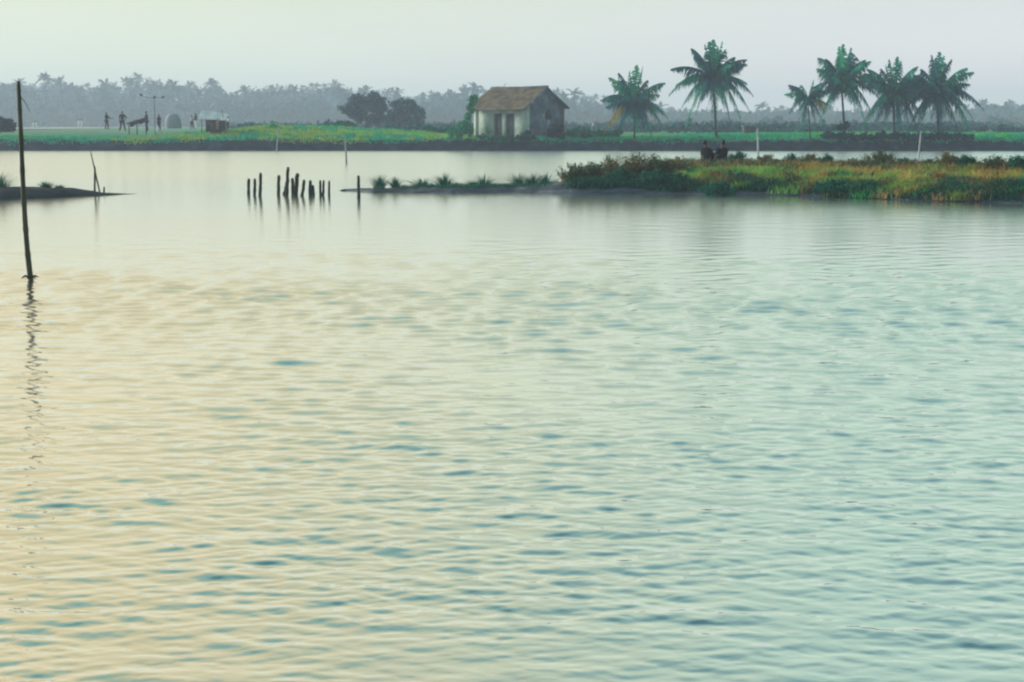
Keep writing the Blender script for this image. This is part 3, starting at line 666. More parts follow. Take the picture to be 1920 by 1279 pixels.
def cloud_thing(name,label,cat,blobs,n,size,pal,Y,group=None,trunks=(),seed=1,base=None,shell=.5,long=1.6):
    """plant whose crown fills lobes given as (u, v, half-width px, half-height px, depth offset)"""
    rng=np.random.default_rng(seed); C=[];R=[]
    for (u,v,rw,rh,dy) in blobs:
        C.append(at(u,v,Y+dy)); R.append((rw*mpp(Y),rw*mpp(Y)*.8,rh*mpp(Y)))
    ub=base or (blobs[0][0],max(b_[1]+b_[3] for b_ in blobs)); p=at(ub[0],ub[1],Y); root=empty(name,p,label=label,cat=cat,group=group)
    C=np.array([list(c-p) for c in C]); b=Buf(); R=np.array(R)
    sub=[];subr=[]
    for c_,r_ in zip(C,R):
        for k in range(18):
            u_=rng.normal(size=3); u_/=np.linalg.norm(u_); f=rng.uniform(.14,.40); sub.append(c_+u_*r_*rng.uniform(.4,1.12)); subr.append(r_*f)
    P=blobpts(np.array(sub),np.array(subr),n,rng,shell); kk=rng.random(n)<.3; P[kk]+=rng.normal(size=(int(kk.sum()),3))*np.array(R).mean(0)*.22
    leaves(b,P,rng.uniform(.6,1.4,n)*size,pick(pal,n,rng,.35),rng,long=long); link('crown' if trunks else 'foliage',b.mesh('crown'),M['leaf'],root)
    if trunks:
        b=Buf()
        for path in trunks:
            pp=[at(u,v,Y)-p for u,v,_ in path]; tube(b,pp,[r for *_,r in path],6)
        link('trunk',b.mesh('trunk'),M['bark'],root)
    return root
PV=[lin(18,136,104),lin(28,156,112),lin(12,104,92),lin(54,168,92)]
cloud_thing('climbing_plant','green creeper climbing the left corner of the derelict house','creeper',[(889,184,10,6,0),(886,193,7,8,-.3),(882,206,7,10,-.5),(879,220,8,12,-.7),(873,234,9,11,-.8),(866,244,11,10,-.8),(856,250,14,8,-.6),(880,242,7,14,-.8)],2600,.16,PV,121.2,seed=5,trunks=[[(880,262,.06),(879,225,.05),(884,190,.03)]])
cloud_thing('bush','dark bush at the foot of the gable wall','bush',[(1042,244,11,12,0),(1050,250,10,10,-.3),(1034,252,9,7,-.4)],1200,.14,[lin(10,40,52),lin(14,52,58),lin(20,64,62)],120.8,seed=6)
cloud_thing('bush','low bush hiding the near corner of the house foundation','bush',[(986,254,8,9,0),(977,258,9,6,-.2),(996,259,10,6,-.2)],900,.12,[lin(16,66,62),lin(24,84,72)],120.4,seed=8)
cloud_thing('bush','pale green scrub below the front doors of the house','bush',[(905,256,10,5,0),(925,259,12,5,0),(945,259,14,5,-.1),(962,259,10,5,0)],1000,.12,[lin(24,96,80),lin(34,112,88)],120.6,seed=9)

# ------------------------------------------------------------------ coconut palms on the far bank
def frond_mesh(name,tip,arch,width,cols,rng,nl=26,two=True):
    """rachis as a bent curve with hanging leaflets on both sides"""
    tip=np.array(tip,float); Ln=np.linalg.norm(tip); ctrl=tip*.45+np.array([0,0,arch])
    t=np.linspace(0,1,9)[:,None]; C=2*t*(1-t)*ctrl+t*t*tip
    b=Buf(); tube(b,[tuple(c) for c in C],list(np.linspace(.045,.008,9)),4,np.array(cols[0])*1.15,cap=False)
    ts=np.linspace(.10,.99,nl); V=[];T=[];CC=[]; k=0
    for s in ts:
        c=2*s*(1-s)*ctrl+s*s*tip; tg=2*(1-s)*ctrl+2*s*(tip-ctrl); tg/=np.linalg.norm(tg)+1e-9
        side=np.cross(tg,[0,0,1.]); ns=np.linalg.norm(side); side=side/ns if ns>.15 else np.array([1.,0,0])
        prof=width*(.35+.65*math.sin(min(1,s*1.08)**.8*math.pi*.86))*(1-.7*s**4)
        for sg in (-1,1):
            ln=prof*rng.uniform(.8,1.15); dr=side*sg*rng.uniform(.5,.8)+tg*rng.uniform(.45,.75)+np.array([0,0,-rng.uniform(.35,.95)])
            dr/=np.linalg.norm(dr); w=tg*.058*Ln/3
            m=c+dr*ln*.55; e=c+dr*ln*.9+np.array([0,0,-ln*rng.uniform(.18,.42)])
            V+=[c-w,c+w,m-w*.9,m+w*.9,e]; T+=[(k,k+1,k+3),(k,k+3,k+2),(k+2,k+3,k+4)]; k+=5
            CC+= [np.array(cols[rng.integers(len(cols))])*rng.uniform(.7,1.3)]*5
    b.add(V,T,np.array(CC)); return b.mesh(name)
PALM=[lin(18,140,118),lin(24,154,124),lin(16,112,110),lin(28,124,120)]; PALM_L=[lin(30,158,122),lin(46,164,116)]; PALM_B=[lin(176,142,80),lin(150,136,76),lin(104,132,76)]; PALM_D=[lin(20,94,104),lin(26,104,114),lin(34,92,108)]
def palm(label,crown,basep,tips,Y,r0=.13,extra=8,seed=1,brown=(),light=(),rfac=1.0):
    rng=np.random.default_rng(seed); c=at(*crown,Y); p=at(*basep,Y); p.z=min(p.z,bz(p.x,p.y)); root=empty('coconut_palm',p,label=label,cat='palm tree',group='coconut palms on the far bank')
    b=Buf(); top=c-p; n=14; pts=[];rad=[]
    for i in range(n+1):
        s=i/n; q=Vector((top.x*s**1.2+.06*math.sin(s*5+seed)*(1-s)*s*4*.3,.0,top.z*s)); pts.append(q); rad.append(r0*(1.35-.55*min(1,s*5)**.5-.15*s)*(1.06 if i%2 else .97))
    pts.insert(0,Vector((0,0,-.4))); rad.insert(0,r0*1.6)
    tube(b,pts,rad,9,wob=.05); link('trunk',b.mesh('trunk'),M['bark'],root)
    b=Buf()                                                     # heart of the crown: leaf bases and fibre
    for k in range(14):
        a=rng.uniform(0,6.28); tube(b,[top+Vector((0,0,-.25)),top+Vector((.10*math.cos(a),.10*math.sin(a),.05)),top+Vector((.22*math.cos(a),.22*math.sin(a),.34))],[.07,.05,.03],5,PALM_L[0])
    for k in range(5):
        a=rng.uniform(0,6.28); q=top+Vector((.2*math.cos(a),.2*math.sin(a),-.18-.1*rng.random())); tube(b,[q+Vector((0,0,.1)),q+Vector((0,0,.05)),q,q-Vector((0,0,.07)),q-Vector((0,0,.11))],[.02,.07,.09,.06,.01],7,lin(90,104,60))
    crown_o=link('crown',b.mesh('crown'),M['leaf'],root)
    m=mpp(Y); allt=[(dx,dy,rng.uniform(-.5,.5)*abs(dx)*.9+rng.uniform(-10,10)) for dx,dy in tips]
    for k in range(extra): allt.append((rng.uniform(-32,32),rng.uniform(-35,62),rng.choice([-1,1])*rng.uniform(35,62)))
    big=.6 if len(tips)<12 else 1.0
    for k in range(7): sg_=1 if k%2 else -1; allt.append((sg_*rng.uniform(26,62)*big,-rng.uniform(5,52)*big,rng.uniform(-30,30)*big))
    for i,(dx,dy,dz) in enumerate(allt):
        tip=np.array([dx,dz,-dy])*m; ln=np.linalg.norm(tip)
        steep=-dy/ (abs(dx)+abs(dz)+.1*abs(dy)+1)
        arch=ln*(.10 if steep>2 else .30 if steep>-.3 else .42)
        if dy>20: arch=max(arch,ln*.5)
        cols=PALM_B if i in brown else PALM_L+PALM[:1] if i in light else (PALM if rng.random()<(.9 if steep>2 else .5) else PALM_D)
        me=frond_mesh('frond',tip,arch,(1.12 if steep<2 else .86)*rfac*rng.uniform(.85,1.15),cols,rng)
        o=link('frond',me,M['leaf'],crown_o); o.location=top+Vector((0,0,.08))
palm('leftmost coconut palm, with a yellowing lower frond, right of the house',(1188,198),(1190,262),[(5,-72),(-8,-62),(16,-70),(-46,-50),(56,-40),(46,-18),(-62,-8),(60,45),(52,12),(-56,52),(-50,4),(62,24),(-28,-58),(25,-45),(-38,38),(20,36)],122,seed=11,brown=(9,14),light=(0,1,3,5),r0=.10,extra=16)
palm('tallest coconut palm with a full drooping crown, standing alone',(1337,152),(1343,262),[(0,-74),(-15,-66),(14,-70),(22,-56),(-40,-58),(-80,-20),(38,-42),(55,-28),(-82,26),(-60,52),(-48,88),(72,58),(76,28),(60,82),(38,97),(5,78),(-30,62),(25,62),(-8,-70),(8,-60),(-68,8),(62,5)],122,seed=12,light=(0,2,10),extra=16)
palm('small young coconut palm with thin trunk, left of the group of three',(1515,190),(1519,262),[(-40,-12),(-14,-28),(8,-38),(30,-18),(40,8),(15,44),(26,34),(-8,38),(-18,18),(36,22)],121.6,seed=13,brown=(4,9),light=(0,1,2),r0=.07,extra=4,rfac=.8)
palm('coconut palm beside the young one with a dark clump on its trunk',(1578,162),(1584,262),[(-8,-70),(2,-75),(12,-68),(20,-60),(-42,-32),(-30,-42),(42,-47),(28,-52),(-60,6),(70,-14),(72,22),(65,58),(-35,66),(52,72),(-25,42),(-50,32),(42,42),(-4,-60)],122.4,seed=14,light=(0,1,4,5),extra=16)
palm('middle palm of the right group with a low skirt of fronds',(1675,180),(1677,262),[(-8,-66),(5,-70),(12,-62),(-25,-48),(48,-38),(56,-5),(-55,-20),(-66,68),(-20,72),(20,70),(52,70),(-45,36),(40,36),(62,42),(-32,58),(-16,-56)],122.2,seed=15,extra=16)
palm('rightmost coconut palm with the widest drooping crown',(1757,180),(1760,262),[(-15,-72),(0,-78),(10,-72),(22,-65),(-28,-48),(62,-42),(56,-20),(-60,-32),(82,26),(74,72),(68,42),(-65,42),(-56,68),(-30,62),(15,72),(46,74),(30,52),(-62,6),(-6,-66),(14,-58)],121.8,seed=16,extra=13,light=(13,))
cloud_thing('epiphyte_clump','dark leafy clump growing on a palm trunk near the ground','plant',[(1580,237,9,6,-.2),(1587,233,6,5,-.2),(1573,239,6,4,-.2)],500,.13,[lin(12,44,54),lin(16,58,62)],122.1,seed=17)
cloud_thing('bush','dark scrub under the three right hand palms','bush',[(1548+9*k,256-2*math.sin(k*1.7)-1.5*math.sin(k*.6),9,6+2*math.sin(k*2.3),.4*math.sin(k*3.1)) for k in range(31)],9000,.13,[lin(14,60,82),lin(18,74,90),lin(24,66,86)],121.5,seed=18)

# ------------------------------------------------------------------ broad trees and bushes behind the bank
PTREE=[lin(26,92,108),lin(34,104,116),lin(22,76,98),lin(42,118,118)]
cloud_thing('broad_tree','left of two dark round trees behind the grassy bank','tree',[(668,192,20,13,0),(695,186,22,13,1),(710,200,18,14,0),(655,206,13,10,-1),(684,206,20,12,-1),(672,220,16,10,0),(705,222,20,10,0)],5200,.36,PTREE,205,seed=21,trunks=[[(690,240,.28),(690,222,.22),(680,200,.12)],[(690,228,.18),(704,205,.10)]],shell=.35,group='broad trees behind the bank')
cloud_thing('broad_tree','right of two dark round trees behind the grassy bank','tree',[(752,196,18,10,0),(768,204,17,12,0),(785,210,10,11,1),(745,214,18,12,-1),(770,224,22,10,0),(738,228,14,8,0)],4200,.36,PTREE,208,seed=22,trunks=[[(758,240,.26),(757,222,.2),(754,202,.1)],[(757,228,.16),(774,208,.08)]],shell=.35,group='broad trees behind the bank')
for (lab,bl,Y,pal,sd_,n_) in [
 ('round dark bush on the bank at the left edge',[(6,230,14,10,0),(-8,233,14,10,0),(18,234,9,8,0),(4,240,18,7,0),(22,240,9,5,0),(-12,242,16,6,0)],126,[lin(12,54,66),lin(16,70,74)],31,4500),
 ('low teal scrub left of the two dark round trees',[(640,232,14,6,0),(625,236,14,5,0),(655,234,12,6,0)],150,[lin(20,104,92),lin(28,116,98)],32,900),
 ('low teal scrub right of the two dark round trees',[(796+9*k,243-1.5*math.sin(k*1.9),9,4+1.5*math.sin(k*2.3),0) for k in range(7)],140,[lin(22,112,102),lin(32,124,108)],33,2200),
 ('teal scrub along the bank between the house and the first palm',[(1068+8*k,252-2*math.sin(k*1.9),8,6+2*math.sin(k*2.3),.4*math.sin(k*3.1)) for k in range(12)],124,[lin(18,128,104),lin(30,144,108)],34,3600),
 ('hazy domed thicket behind the white pole',[(1440,232,16,11,0),(1458,230,14,12,2),(1425,238,10,6,0)],420,PTREE,35,3000),
 ('hazy thicket behind the small young palm',[(1490,236,16,9,0),(1478,240,14,7,0)],420,PTREE,36,2200),
 ('hazy dark thicket right of the last palm',[(1865,228,14,12,0),(1885,232,16,10,0),(1848,236,14,8,0),(1900,238,14,8,0)],420,PTREE,37,3600),
 ('hazy thicket between the first two palms',[(1268,234,18,10,0),(1295,238,18,8,0),(1240,240,14,6,0)],420,PTREE,38,3000),
 ('hazy thicket right of the tallest palm crown',[(1360,234,20,9,0),(1385,238,18,8,0),(1335,238,16,8,0)],420,PTREE,39,3000)]:
    cloud_thing('bush',lab,'bush',bl,n_,.15*Y/124,pal,Y,seed=sd_,group='bushes behind the far bank')
cloud_thing('bush','small yellow green bush on the grassy bank left of the thin bent pole','bush',[(512,231,3,4,0),(508,235,5,3,0),(516,236,5,3,.3),(502,238,5,2,0),(521,238,4,2,0)],420,.11,G_GREEN,128,seed=40)

# low scrub scattered over the fields between the bank and the wood
rng=np.random.default_rng(55); b=Buf()
PS=[lin(34,86,100),lin(44,98,106),lin(28,72,94),lin(40,112,104)]
for k in range(420):
    right=rng.random()<.6; u=rng.uniform(1055,2000) if right else rng.uniform(430,900); Y=rng.uniform(165,330)
    h=rng.uniform(.7,1.9)*(Y/230)**.6; w=rng.uniform(1.2,3.2); q=at(u,236,Y); z0=bz(q.x,q.y)-.1; m_=70
    C=np.array([[q.x+rng.normal()*w*.4,q.y,z0+h*rng.uniform(.3,.6)] for _ in range(4)]); R=np.array([[w*.5,w*.4,h*.5]]*4)*rng.uniform(.6,1.1,(4,1))
    P=blobpts(C,R,m_,rng,.3); P[:,2]=np.maximum(P[:,2],z0); leaves(b,P,rng.uniform(.25,.6,m_),pick(PS,m_,rng,.35),rng)
link('field_scrub',b.mesh('field_scrub'),M['leaf'],kind='stuff',label='low hazy scrub dotted over the fields beyond the bank',cat='scrub')

# far wood: one hazy mass of palms and broad trees, with a ragged top
prof_u=[-400,0,60,110,150,200,262,300,340,400,440,480,540,580,620,660,720,790,850,885,920,970,1010,1060,1110,1170,1230,1290,1400,1480,1560,1650,1800,1850,1890,1960,2350]
prof_v=[150,152,152,150,156,152,140,150,148,156,162,160,160,158,154,164,168,172,168,154,158,170,168,172,178,186,196,204,206,200,202,204,198,190,188,184,190]
rng=np.random.default_rng(77); b=Buf()
PW=[lin(54,92,116),lin(62,104,122),lin(46,80,110),lin(70,108,116)]  # blue of the haze put into the leaf colours, besides the haze volume
def wood_palm(b,x,y,z0,h,rng,R=2.7):
    tube(b,[(x,y,z0),(x+rng.uniform(-.6,.6),y,z0+h*.6),(x+rng.uniform(-.8,.8),y,z0+h)],[.3,.24,.2],5,lin(50,62,60),cap=False)
    c=np.array([x,y,z0+h]); nf=15
    for k in range(nf):
        a=rng.uniform(0,2*math.pi); e=rng.uniform(-.5,1.3); l=R*rng.uniform(.8,1.15)
        d=np.array([math.cos(a)*math.cos(e),math.sin(a)*math.cos(e),math.sin(e)])*l
        ctrl=c+d*.5+np.array([0,0,l*.22]); tip=c+d+np.array([0,0,-l*.2]); col=np.array(PW[rng.integers(4)])*rng.uniform(.7,1.2)
        sd2=np.cross(d,[0,0,1.]); sd2/=np.linalg.norm(sd2)+1e-6; V=[c]; 
        for s,wd in ((.3,.17*R),(.6,.19*R),(.85,.11*R)):
            q=(1-s)**2*c+2*s*(1-s)*ctrl+s*s*tip
            V+=[q+sd2*wd*rng.uniform(.6,1.3)-[0,0,.09*R],q,q-sd2*wd*rng.uniform(.6,1.3)-[0,0,.09*R]]
        V.append(tip); b.add(V,[(0,2,1),(0,3,2),(1,2,5),(1,5,4),(2,3,6),(2,6,5),(4,5,8),(4,8,7),(5,6,9),(5,9,8),(7,8,10),(8,9,10)],col)
def top_at(u,v,Y): return at(u,v,Y).z
for k in range(620):
    Y=rng.uniform(600,890); u=rng.uniform(-420,2350); v=np.interp(u,prof_u,prof_v)
    lift=rng.uniform(-4,26)*(.6 if v>195 else 1); q=at(u,min(v+lift,232),Y); h=max(4,q.z-1.0-1.4)
    if rng.random()<.62: wood_palm(b,q.x,q.y,.8,h,rng,rng.uniform(3.2,4.5))
    else:
        nn=150; rr=rng.uniform(3.1,6.3); C=np.array([[q.x,q.y,q.z-rr],[q.x+rr*.8,q.y,q.z-rr*1.5],[q.x-rr*.8,q.y,q.z-rr*1.6]]); Pp=blobpts(C,np.array([rr,rr*.8,rr*.8]),nn,rng,.4)
        leaves(b,Pp,rng.uniform(.7,1.7,nn),pick(PW,nn,rng,.3),rng)
n=26000; u=rng.uniform(-420,2350,n); v=np.interp(u,prof_u,prof_v); Yd=rng.uniform(590,840,n)
P=np.array([list(at(uu,vv+12+(246-vv-12)*s,yy)) for uu,vv,yy,s in zip(u,v,Yd,rng.random(n)**.8)]); P=P[P[:,2]>.9]
leaves(b,P,rng.uniform(1.1,2.8,len(P)),pick(PW,len(P),rng,.35),rng)
n=14000; u=rng.uniform(-420,2350,n); P=np.array([list(at(uu,233,yy)) for uu,yy in zip(u,rng.uniform(585,660,n))]); P[:,2]=rng.uniform(.8,11,n)*np.interp(u,[1050,1250],[1,.6]); leaves(b,P,rng.uniform(1.6,3.6,n),pick(PW,n,rng,.35),rng)
link('far_wood',b.mesh('far_wood'),M['leaf'],kind='stuff',label='hazy belt of palms and trees along the horizon',cat='wood')
for i,(u,v,Y,R,lab) in enumerate([(82,128,440,3.4,'tall hazy palm rising above the wood at far left'),(112,138,445,2.6,'hazy palm top right of the tall one at far left'),(395,142,450,2.8,'thin hazy palm rising from the wood above the tarp shelter'),(552,156,440,2.6,'hazy palm top above the broken row of stakes'),(745,160,450,2.6,'hazy palm top above the two dark round trees'),
   (957,162,450,2.4,'hazy palm top just over the house roof'),(1077,158,440,3.2,'hazy palm top right of the house gable'),(1430,186,470,2.8,'lone slim hazy palm right of the tallest coconut palm'),(1455,208,480,2.2,'short hazy palm below the lone slim one'),(1866,192,450,2.6,'hazy palm top near the right edge')]):
    Y*=1.4; R*=1.4; q=at(u,v,Y); zc=q.z-R*.9; p=Vector((q.x,q.y,.8)); root=empty('distant_palm',p,label=lab,cat='palm tree',group='palms rising above the far wood')
    b=Buf(); rng2=np.random.default_rng(200+i); wood_palm(b,0,0,0,zc-.8,rng2,R)
    # split trunk (first ring set) from crown
    bt=Buf(); bt.add(b.v[0],b.f[0],b.c[0]); bc=Buf(); k0=len(b.v[0])
    for vv,ff,cc in zip(b.v[1:],b.f[1:],b.c[1:]): bc.add(vv,ff-ff.min(),cc)
    link('trunk',bt.mesh('trunk'),M['bark'],root); link('crown',bc.mesh('crown'),M['leaf'],root)

# ------------------------------------------------------------------ small things far off
def cottage(label,u,vb,vt,wpx,Y):
    p=at(u,vb,Y); w=wpx*mpp(Y); h=(vb-vt)*mpp(Y); root=empty('cottage',p,.3,label=label,cat='cottage',group='white cottages before the far wood')
    b=Buf(); box(b,(-w/2,-w*.3,-.6),(w/2,w*.3,h*.62)); link('wall',b.mesh('wall'),M['white'],root)
    b=Buf(); V=[(-w*.56,-w*.38,h*.6),(w*.56,-w*.38,h*.6),(w*.56,w*.38,h*.6),(-w*.56,w*.38,h*.6),(-w*.5,0,h),(w*.5,0,h)]
    b.add(V,[(0,1,5),(0,5,4),(2,3,4),(2,4,5),(1,2,5),(3,0,4),(0,2,1),(0,3,2)]); link('roof',b.mesh('roof'),M['redroof'],root)
    b=Buf(); box(b,(-w*.08,-w*.3-.03,-.3),(w*.08,-w*.3+.02,h*.42)); link('door',b.mesh('door'),M['dark'],root)
for a in [('tiny white cottage in the haze at far left',65,236,226,9,390),('tiny white cottage in the haze left of the standing people',150,233,222,9,400),('tiny white cottage in the haze between the first two palms',1222,240,224,14,330),('tiny white cottage in the haze right of the house',1115,238,226,10,360)]: cottage(*a)
# dark hut on the right bank
p=at(1403,246,150); root=empty('field_hut',p,.15,label='small dark flat roofed hut on the grass left of the white pole',cat='hut'); w=20*mpp(150)
b=Buf(); box(b,(-w/2,-.4,-.5),(w/2,.4,.45)); link('wall',b.mesh('wall'),M['door'],root)
b=Buf(); box(b,(-w*.58,-.55,.45),(w*.58,.55,.56),M=Matrix.Rotation(.04,4,'Y')); link('roof',b.mesh('roof'),M['gable'],root)
# crossarm pole behind the people
p=at(291,245,170); zt=at(291,183,170).z; root=empty('crossarm_pole',(p.x,p.y,.9),label='thin pole with a crossarm above the standing people',cat='pole')
b=Buf(); tube(b,[(0,0,-.4),(0,0,(zt-.9)*.5),(.03,0,zt-.9)],[.05,.045,.035],7); link('post',b.mesh('post'),M['bark'],root)
m=mpp(170); b=Buf(); tube(b,[(-25*m,0,zt-.9+.25),(-10*m,0,zt-.95),(18*m,0,zt-.92)],.03,6); link('crossarm',b.mesh('crossarm'),M['bark'],root)
for dx,dz in ((-24,.25),(1,.0),(17,0)):
    b=Buf(); tube(b,[(dx*m,0,zt-1.0+dz),(dx*m,0,zt-.9+dz),(dx*m,0,zt-.8+dz),(dx*m,0,zt-.7+dz)],[.06,.16,.17,.05],8); link('insulator',b.mesh('insulator'),M['bark'],root)
# rack between the people
Yq=124; p=at(256,246,Yq); m=mpp(Yq); root=empty('drying_rack',p,label='sloping wooden rack between the standing people',cat='rack')
b=Buf(); tube(b,[(-18*m,0,.62),(0,0,.9),(22*m,0,1.08)],.06,7); link('rail',b.mesh('rail'),M['wood'],root)
for dx,h in ((-14,.66),(1,.9),(18,1.04)):
    b=Buf(); tube(b,[(dx*m,0,-.3),(dx*m+.02,0,h)],.05,6); link('leg',b.mesh('leg'),M['wood'],root)
b=Buf(); X0,X1=-12*m,17*m
V=[];T_=[]
for i in range(9):
    s=i/8; x_=X0+(X1-X0)*s; zt_=.66+.40*s; V+=[(x_,.05*math.sin(i*2.),zt_),(x_,.08*math.sin(i*1.7+1),zt_-.28-.08*math.sin(i*1.3))]
for i in range(8): a_=2*i; T_+= [(a_,a_+1,a_+3),(a_,a_+3,a_+2)]
b.add(V,T_); link('hanging_net',b.mesh('hanging_net'),M['cloth_slate'],root)
# pale domed tarp
p=at(325,241,128); m=mpp(128); b=Buf(); V=[];T_=[]
na,nb=16,9
for j in range(nb):
    f=j/(nb-1)*math.pi/2; zz=math.sin(f)**.8*29*m*.95; rr=math.cos(f)**.55
    for i in range(na):
        a=2*math.pi*i/na; k=1+.05*math.sin(a*5+j); V.append((math.cos(a)*rr*15*m*k,math.sin(a)*rr*15*m*.8*k,zz))
for j in range(nb-1):
    for i in range(na): i2=(i+1)%na; T_+=[(j*na+i,j*na+i2,(j+1)*na+i2),(j*na+i,(j+1)*na+i2,(j+1)*na+i)]
b.add(V,T_); root=empty('canvas_shelter',p,label='pale grey domed canvas shelter right of the standing people',cat='shelter'); link('canvas',b.mesh('canvas',True),M['net'],root)
# tarp hut
p=at(402,243,126); m=mpp(126); root=empty('tarp_hut',p,label='open hut with a pale sloping tarp roof and dark inside',cat='hut')
b=Buf(); V=[];T_=[]
for i in range(9):
    for j in range(5):
        s,q=i/8,j/4; V.append(((-27+52*s)*m,(-.9+2.0*q),(20-3*s+17*q-5*s*q)*m+.06*math.sin(i*1.9)*math.sin(q*3.1)))
for i in range(8):
    for j in range(4): a_=i*5+j; T_+=[(a_,a_+5,a_+6),(a_,a_+6,a_+1)]
V2=[(x_,y_,z_-.04) for x_,y_,z_ in V]; n0=len(V); b.add(V+V2,T_+[(c_+n0,b_+n0,a_+n0) for a_,b_,c_ in T_]); link('tarp_roof',b.mesh('tarp_roof',True),M['tarp'],root)
for dx,dy,h in ((-20,-.8,19),(17,-.8,16),(-20,1,36),(18,1,28),(0,-.8,18)):
    b=Buf(); tube(b,[(dx*m,dy,-.3),(dx*m+.02,dy,h*m)],.04,6); link('post',b.mesh('post'),M['wood'],root)
b=Buf(); box(b,(-19*m,.85,-.2),(17*m,.92,24*m)); link('shade_panel',b.mesh('shade_panel'),M['dark'],root)  # added near-black sheet, its colour stands for the shade inside the hut
b=Buf(); box(b,(-4*m,-.7,-.3),(16*m,.5,.75)); box(b,(-2*m,-.6,.752),(14*m,.4,.95)); link('counter',b.mesh('counter'),M['cloth_slate'],root)
b=Buf(); tube(b,[(21*m,-.3,-.2),(19*m,-.3,20*m),(16*m,-.3,38*m)],.03,6); link('leaning_prop',b.mesh('leaning_prop'),M['wood'],root)
# white sacks at a person's feet
for u,lab in ((296,'white sack at the feet of the rightmost standing person, left one'),(305,'white sack at the feet of the rightmost standing person, right one')):
    p=at(u,247,123); b=Buf(); tube(b,[(0,0,-.05),(0,0,.08),(.01,0,.25),(.0,0,.36),(.02,0,.42),(.03,0,.47)],[.10,.17,.16,.09,.05,.08],9,wob=.12)
    o=link('sack',b.mesh('sack',True),M['white'],label=lab,cat='sack'); o.location=p

# ------------------------------------------------------------------ people
def skin(name,V,E,R,root=0,sub=1):
    me=bpy.data.meshes.new(name+'_cage'); me.from_pydata(V,E,[]); me.update()
    o=bpy.data.objects.new(name+'_cage',me); COL.objects.link(o)
    md=o.modifiers.new('skin','SKIN'); md.use_smooth_shade=True
    for i,r in enumerate(R):
        d=me.skin_vertices[0].data[i]; d.radius=(r,r) if not hasattr(r,'__len__') else r; d.use_root=(i==root)
    if sub: s=o.modifiers.new('sub','SUBSURF'); s.levels=sub; s.render_levels=sub
    dg=bpy.context.evaluated_depsgraph_get(); out=bpy.data.meshes.new_from_object(o.evaluated_get(dg)); out.name=name
    bpy.data.objects.remove(o); return out
def lerp(a,b,t): return tuple(np.array(a)*(1-t)+np.array(b)*t)
def person(label,loc,yaw,J,shirt,trousers,group,scale=1.0):
    """J: joints in metres, facing -Y; one continuous skinned body with clothes over it"""
    root=empty('person',loc,yaw,label=label,cat='person',group=group); root.scale=(scale,)*3
    V=[];E=[];R=[]; idx={}
    def add(k,p,r,par=None):
        idx[k]=len(V); V.append(tuple(p)); R.append(r)
        if par is not None: E.append((idx[par],idx[k]))
    add('pel',J['pel'],(.145,.11)); add('waist',lerp(J['pel'],J['chest'],.45),(.125,.095),'pel'); add('chest',J['chest'],(.155,.105),'waist'); add('neckb',J['neck'],(.07,.065),'chest')
    hd=np.array(J['head']); nk=np.array(J['neck']); up=(hd-nk)/np.linalg.norm(hd-nk)
    add('chin',nk+up*.07,(.055,.06),'neckb'); add('face',hd,(.078,.095),'chin'); add('top',hd+up*.085,(.055,.065),'face')
    fw=np.array(J.get('face',(0,-1,0)),float); add('nose',hd+fw*.105-up*.015,(.014,.014),'face')
    for s,sg in (('l',1),('r',-1)):
        add('sh'+s,J['sh'+s],(.062,.06),'chest'); add('el'+s,J['el'+s],(.042,.042),'sh'+s); add('wr'+s,J['wr'+s],(.028,.026),'el'+s)
        e=np.array(J['el'+s]); w=np.array(J['wr'+s]); d=(w-e)/np.linalg.norm(w-e); sd2=np.cross(d,[0,1,0.01]); sd2/=np.linalg.norm(sd2)
        palm_=w+d*.07; add('pa'+s,palm_,(.036,.018),'wr'+s)
        for q,(o_,ln) in enumerate(((-.030,.065),(-.011,.08),(.010,.075),(.030,.055))):
            add(f'f{q}a{s}',palm_+d*(.03+ln*.5)+sd2*o_,(.009,.009),'pa'+s); add(f'f{q}b{s}',palm_+d*(.02+ln)+sd2*o_+np.array([0,-.02,0]),(.008,.008),f'f{q}a{s}')
        add('ta'+s,w+d*.05-sd2*.05,(.010,.010),'wr'+s); add('tb'+s,w+d*.085-sd2*.06,(.009,.009),'ta'+s)
        add('hp'+s,J['hp'+s],(.092,.092),'pel'); add('kn'+s,J['kn'+s],(.06,.06),'hp'+s)
        add('cf'+s,lerp(J['kn'+s],J['an'+s],.35),(.058,.058),'kn'+s); add('an'+s,J['an'+s],(.038,.04),'cf'+s); a=np.array(J['an'+s]); t=np.array(J.get('toe'+s,a+np.array([0,-.17,-.05])))
        add('to'+s,t,(.036,.025),'an'+s)
    link('body',skin('body',V,E,R),M['skin'],root)
    def garment(name,keys,grow,mat,cut={}):
        ks=[k for k in keys]; mp={k:i for i,k in enumerate(ks)}
        VV=[cut.get(k,V[idx[k]]) for k in ks]; EE=[(mp[a],mp[b]) for a,b in [(next(kk for kk in idx if idx[kk]==e0),next(kk for kk in idx if idx[kk]==e1)) for e0,e1 in E] if a in mp and b in mp]
        RR=[tuple(np.array(R[idx[k]])+grow) for k in ks]; link(name,skin(name,VV,EE,RR),M[mat],root)
    cs={'el'+s:lerp(J['sh'+s],J['el'+s],.95) for s in 'lr'}
    garment('shirt',['pel','waist','chest','neckb','shl','ell','shr','elr'],.018,shirt,cs)
    garment('trousers',['pel','hpl','knl','cfl','anl','hpr','knr','cfr','anr'],.016,trousers)
    hv=[tuple(hd-fw*.05-up*.06),tuple(hd-fw*.04+up*.03),tuple(hd+fw*.005+up*.095)]
    link('hair',skin('hair',hv,[(0,1),(1,2)],[(.082,.08),(.104,.106),(.07,.078)]),M['hair'],root)
    return root
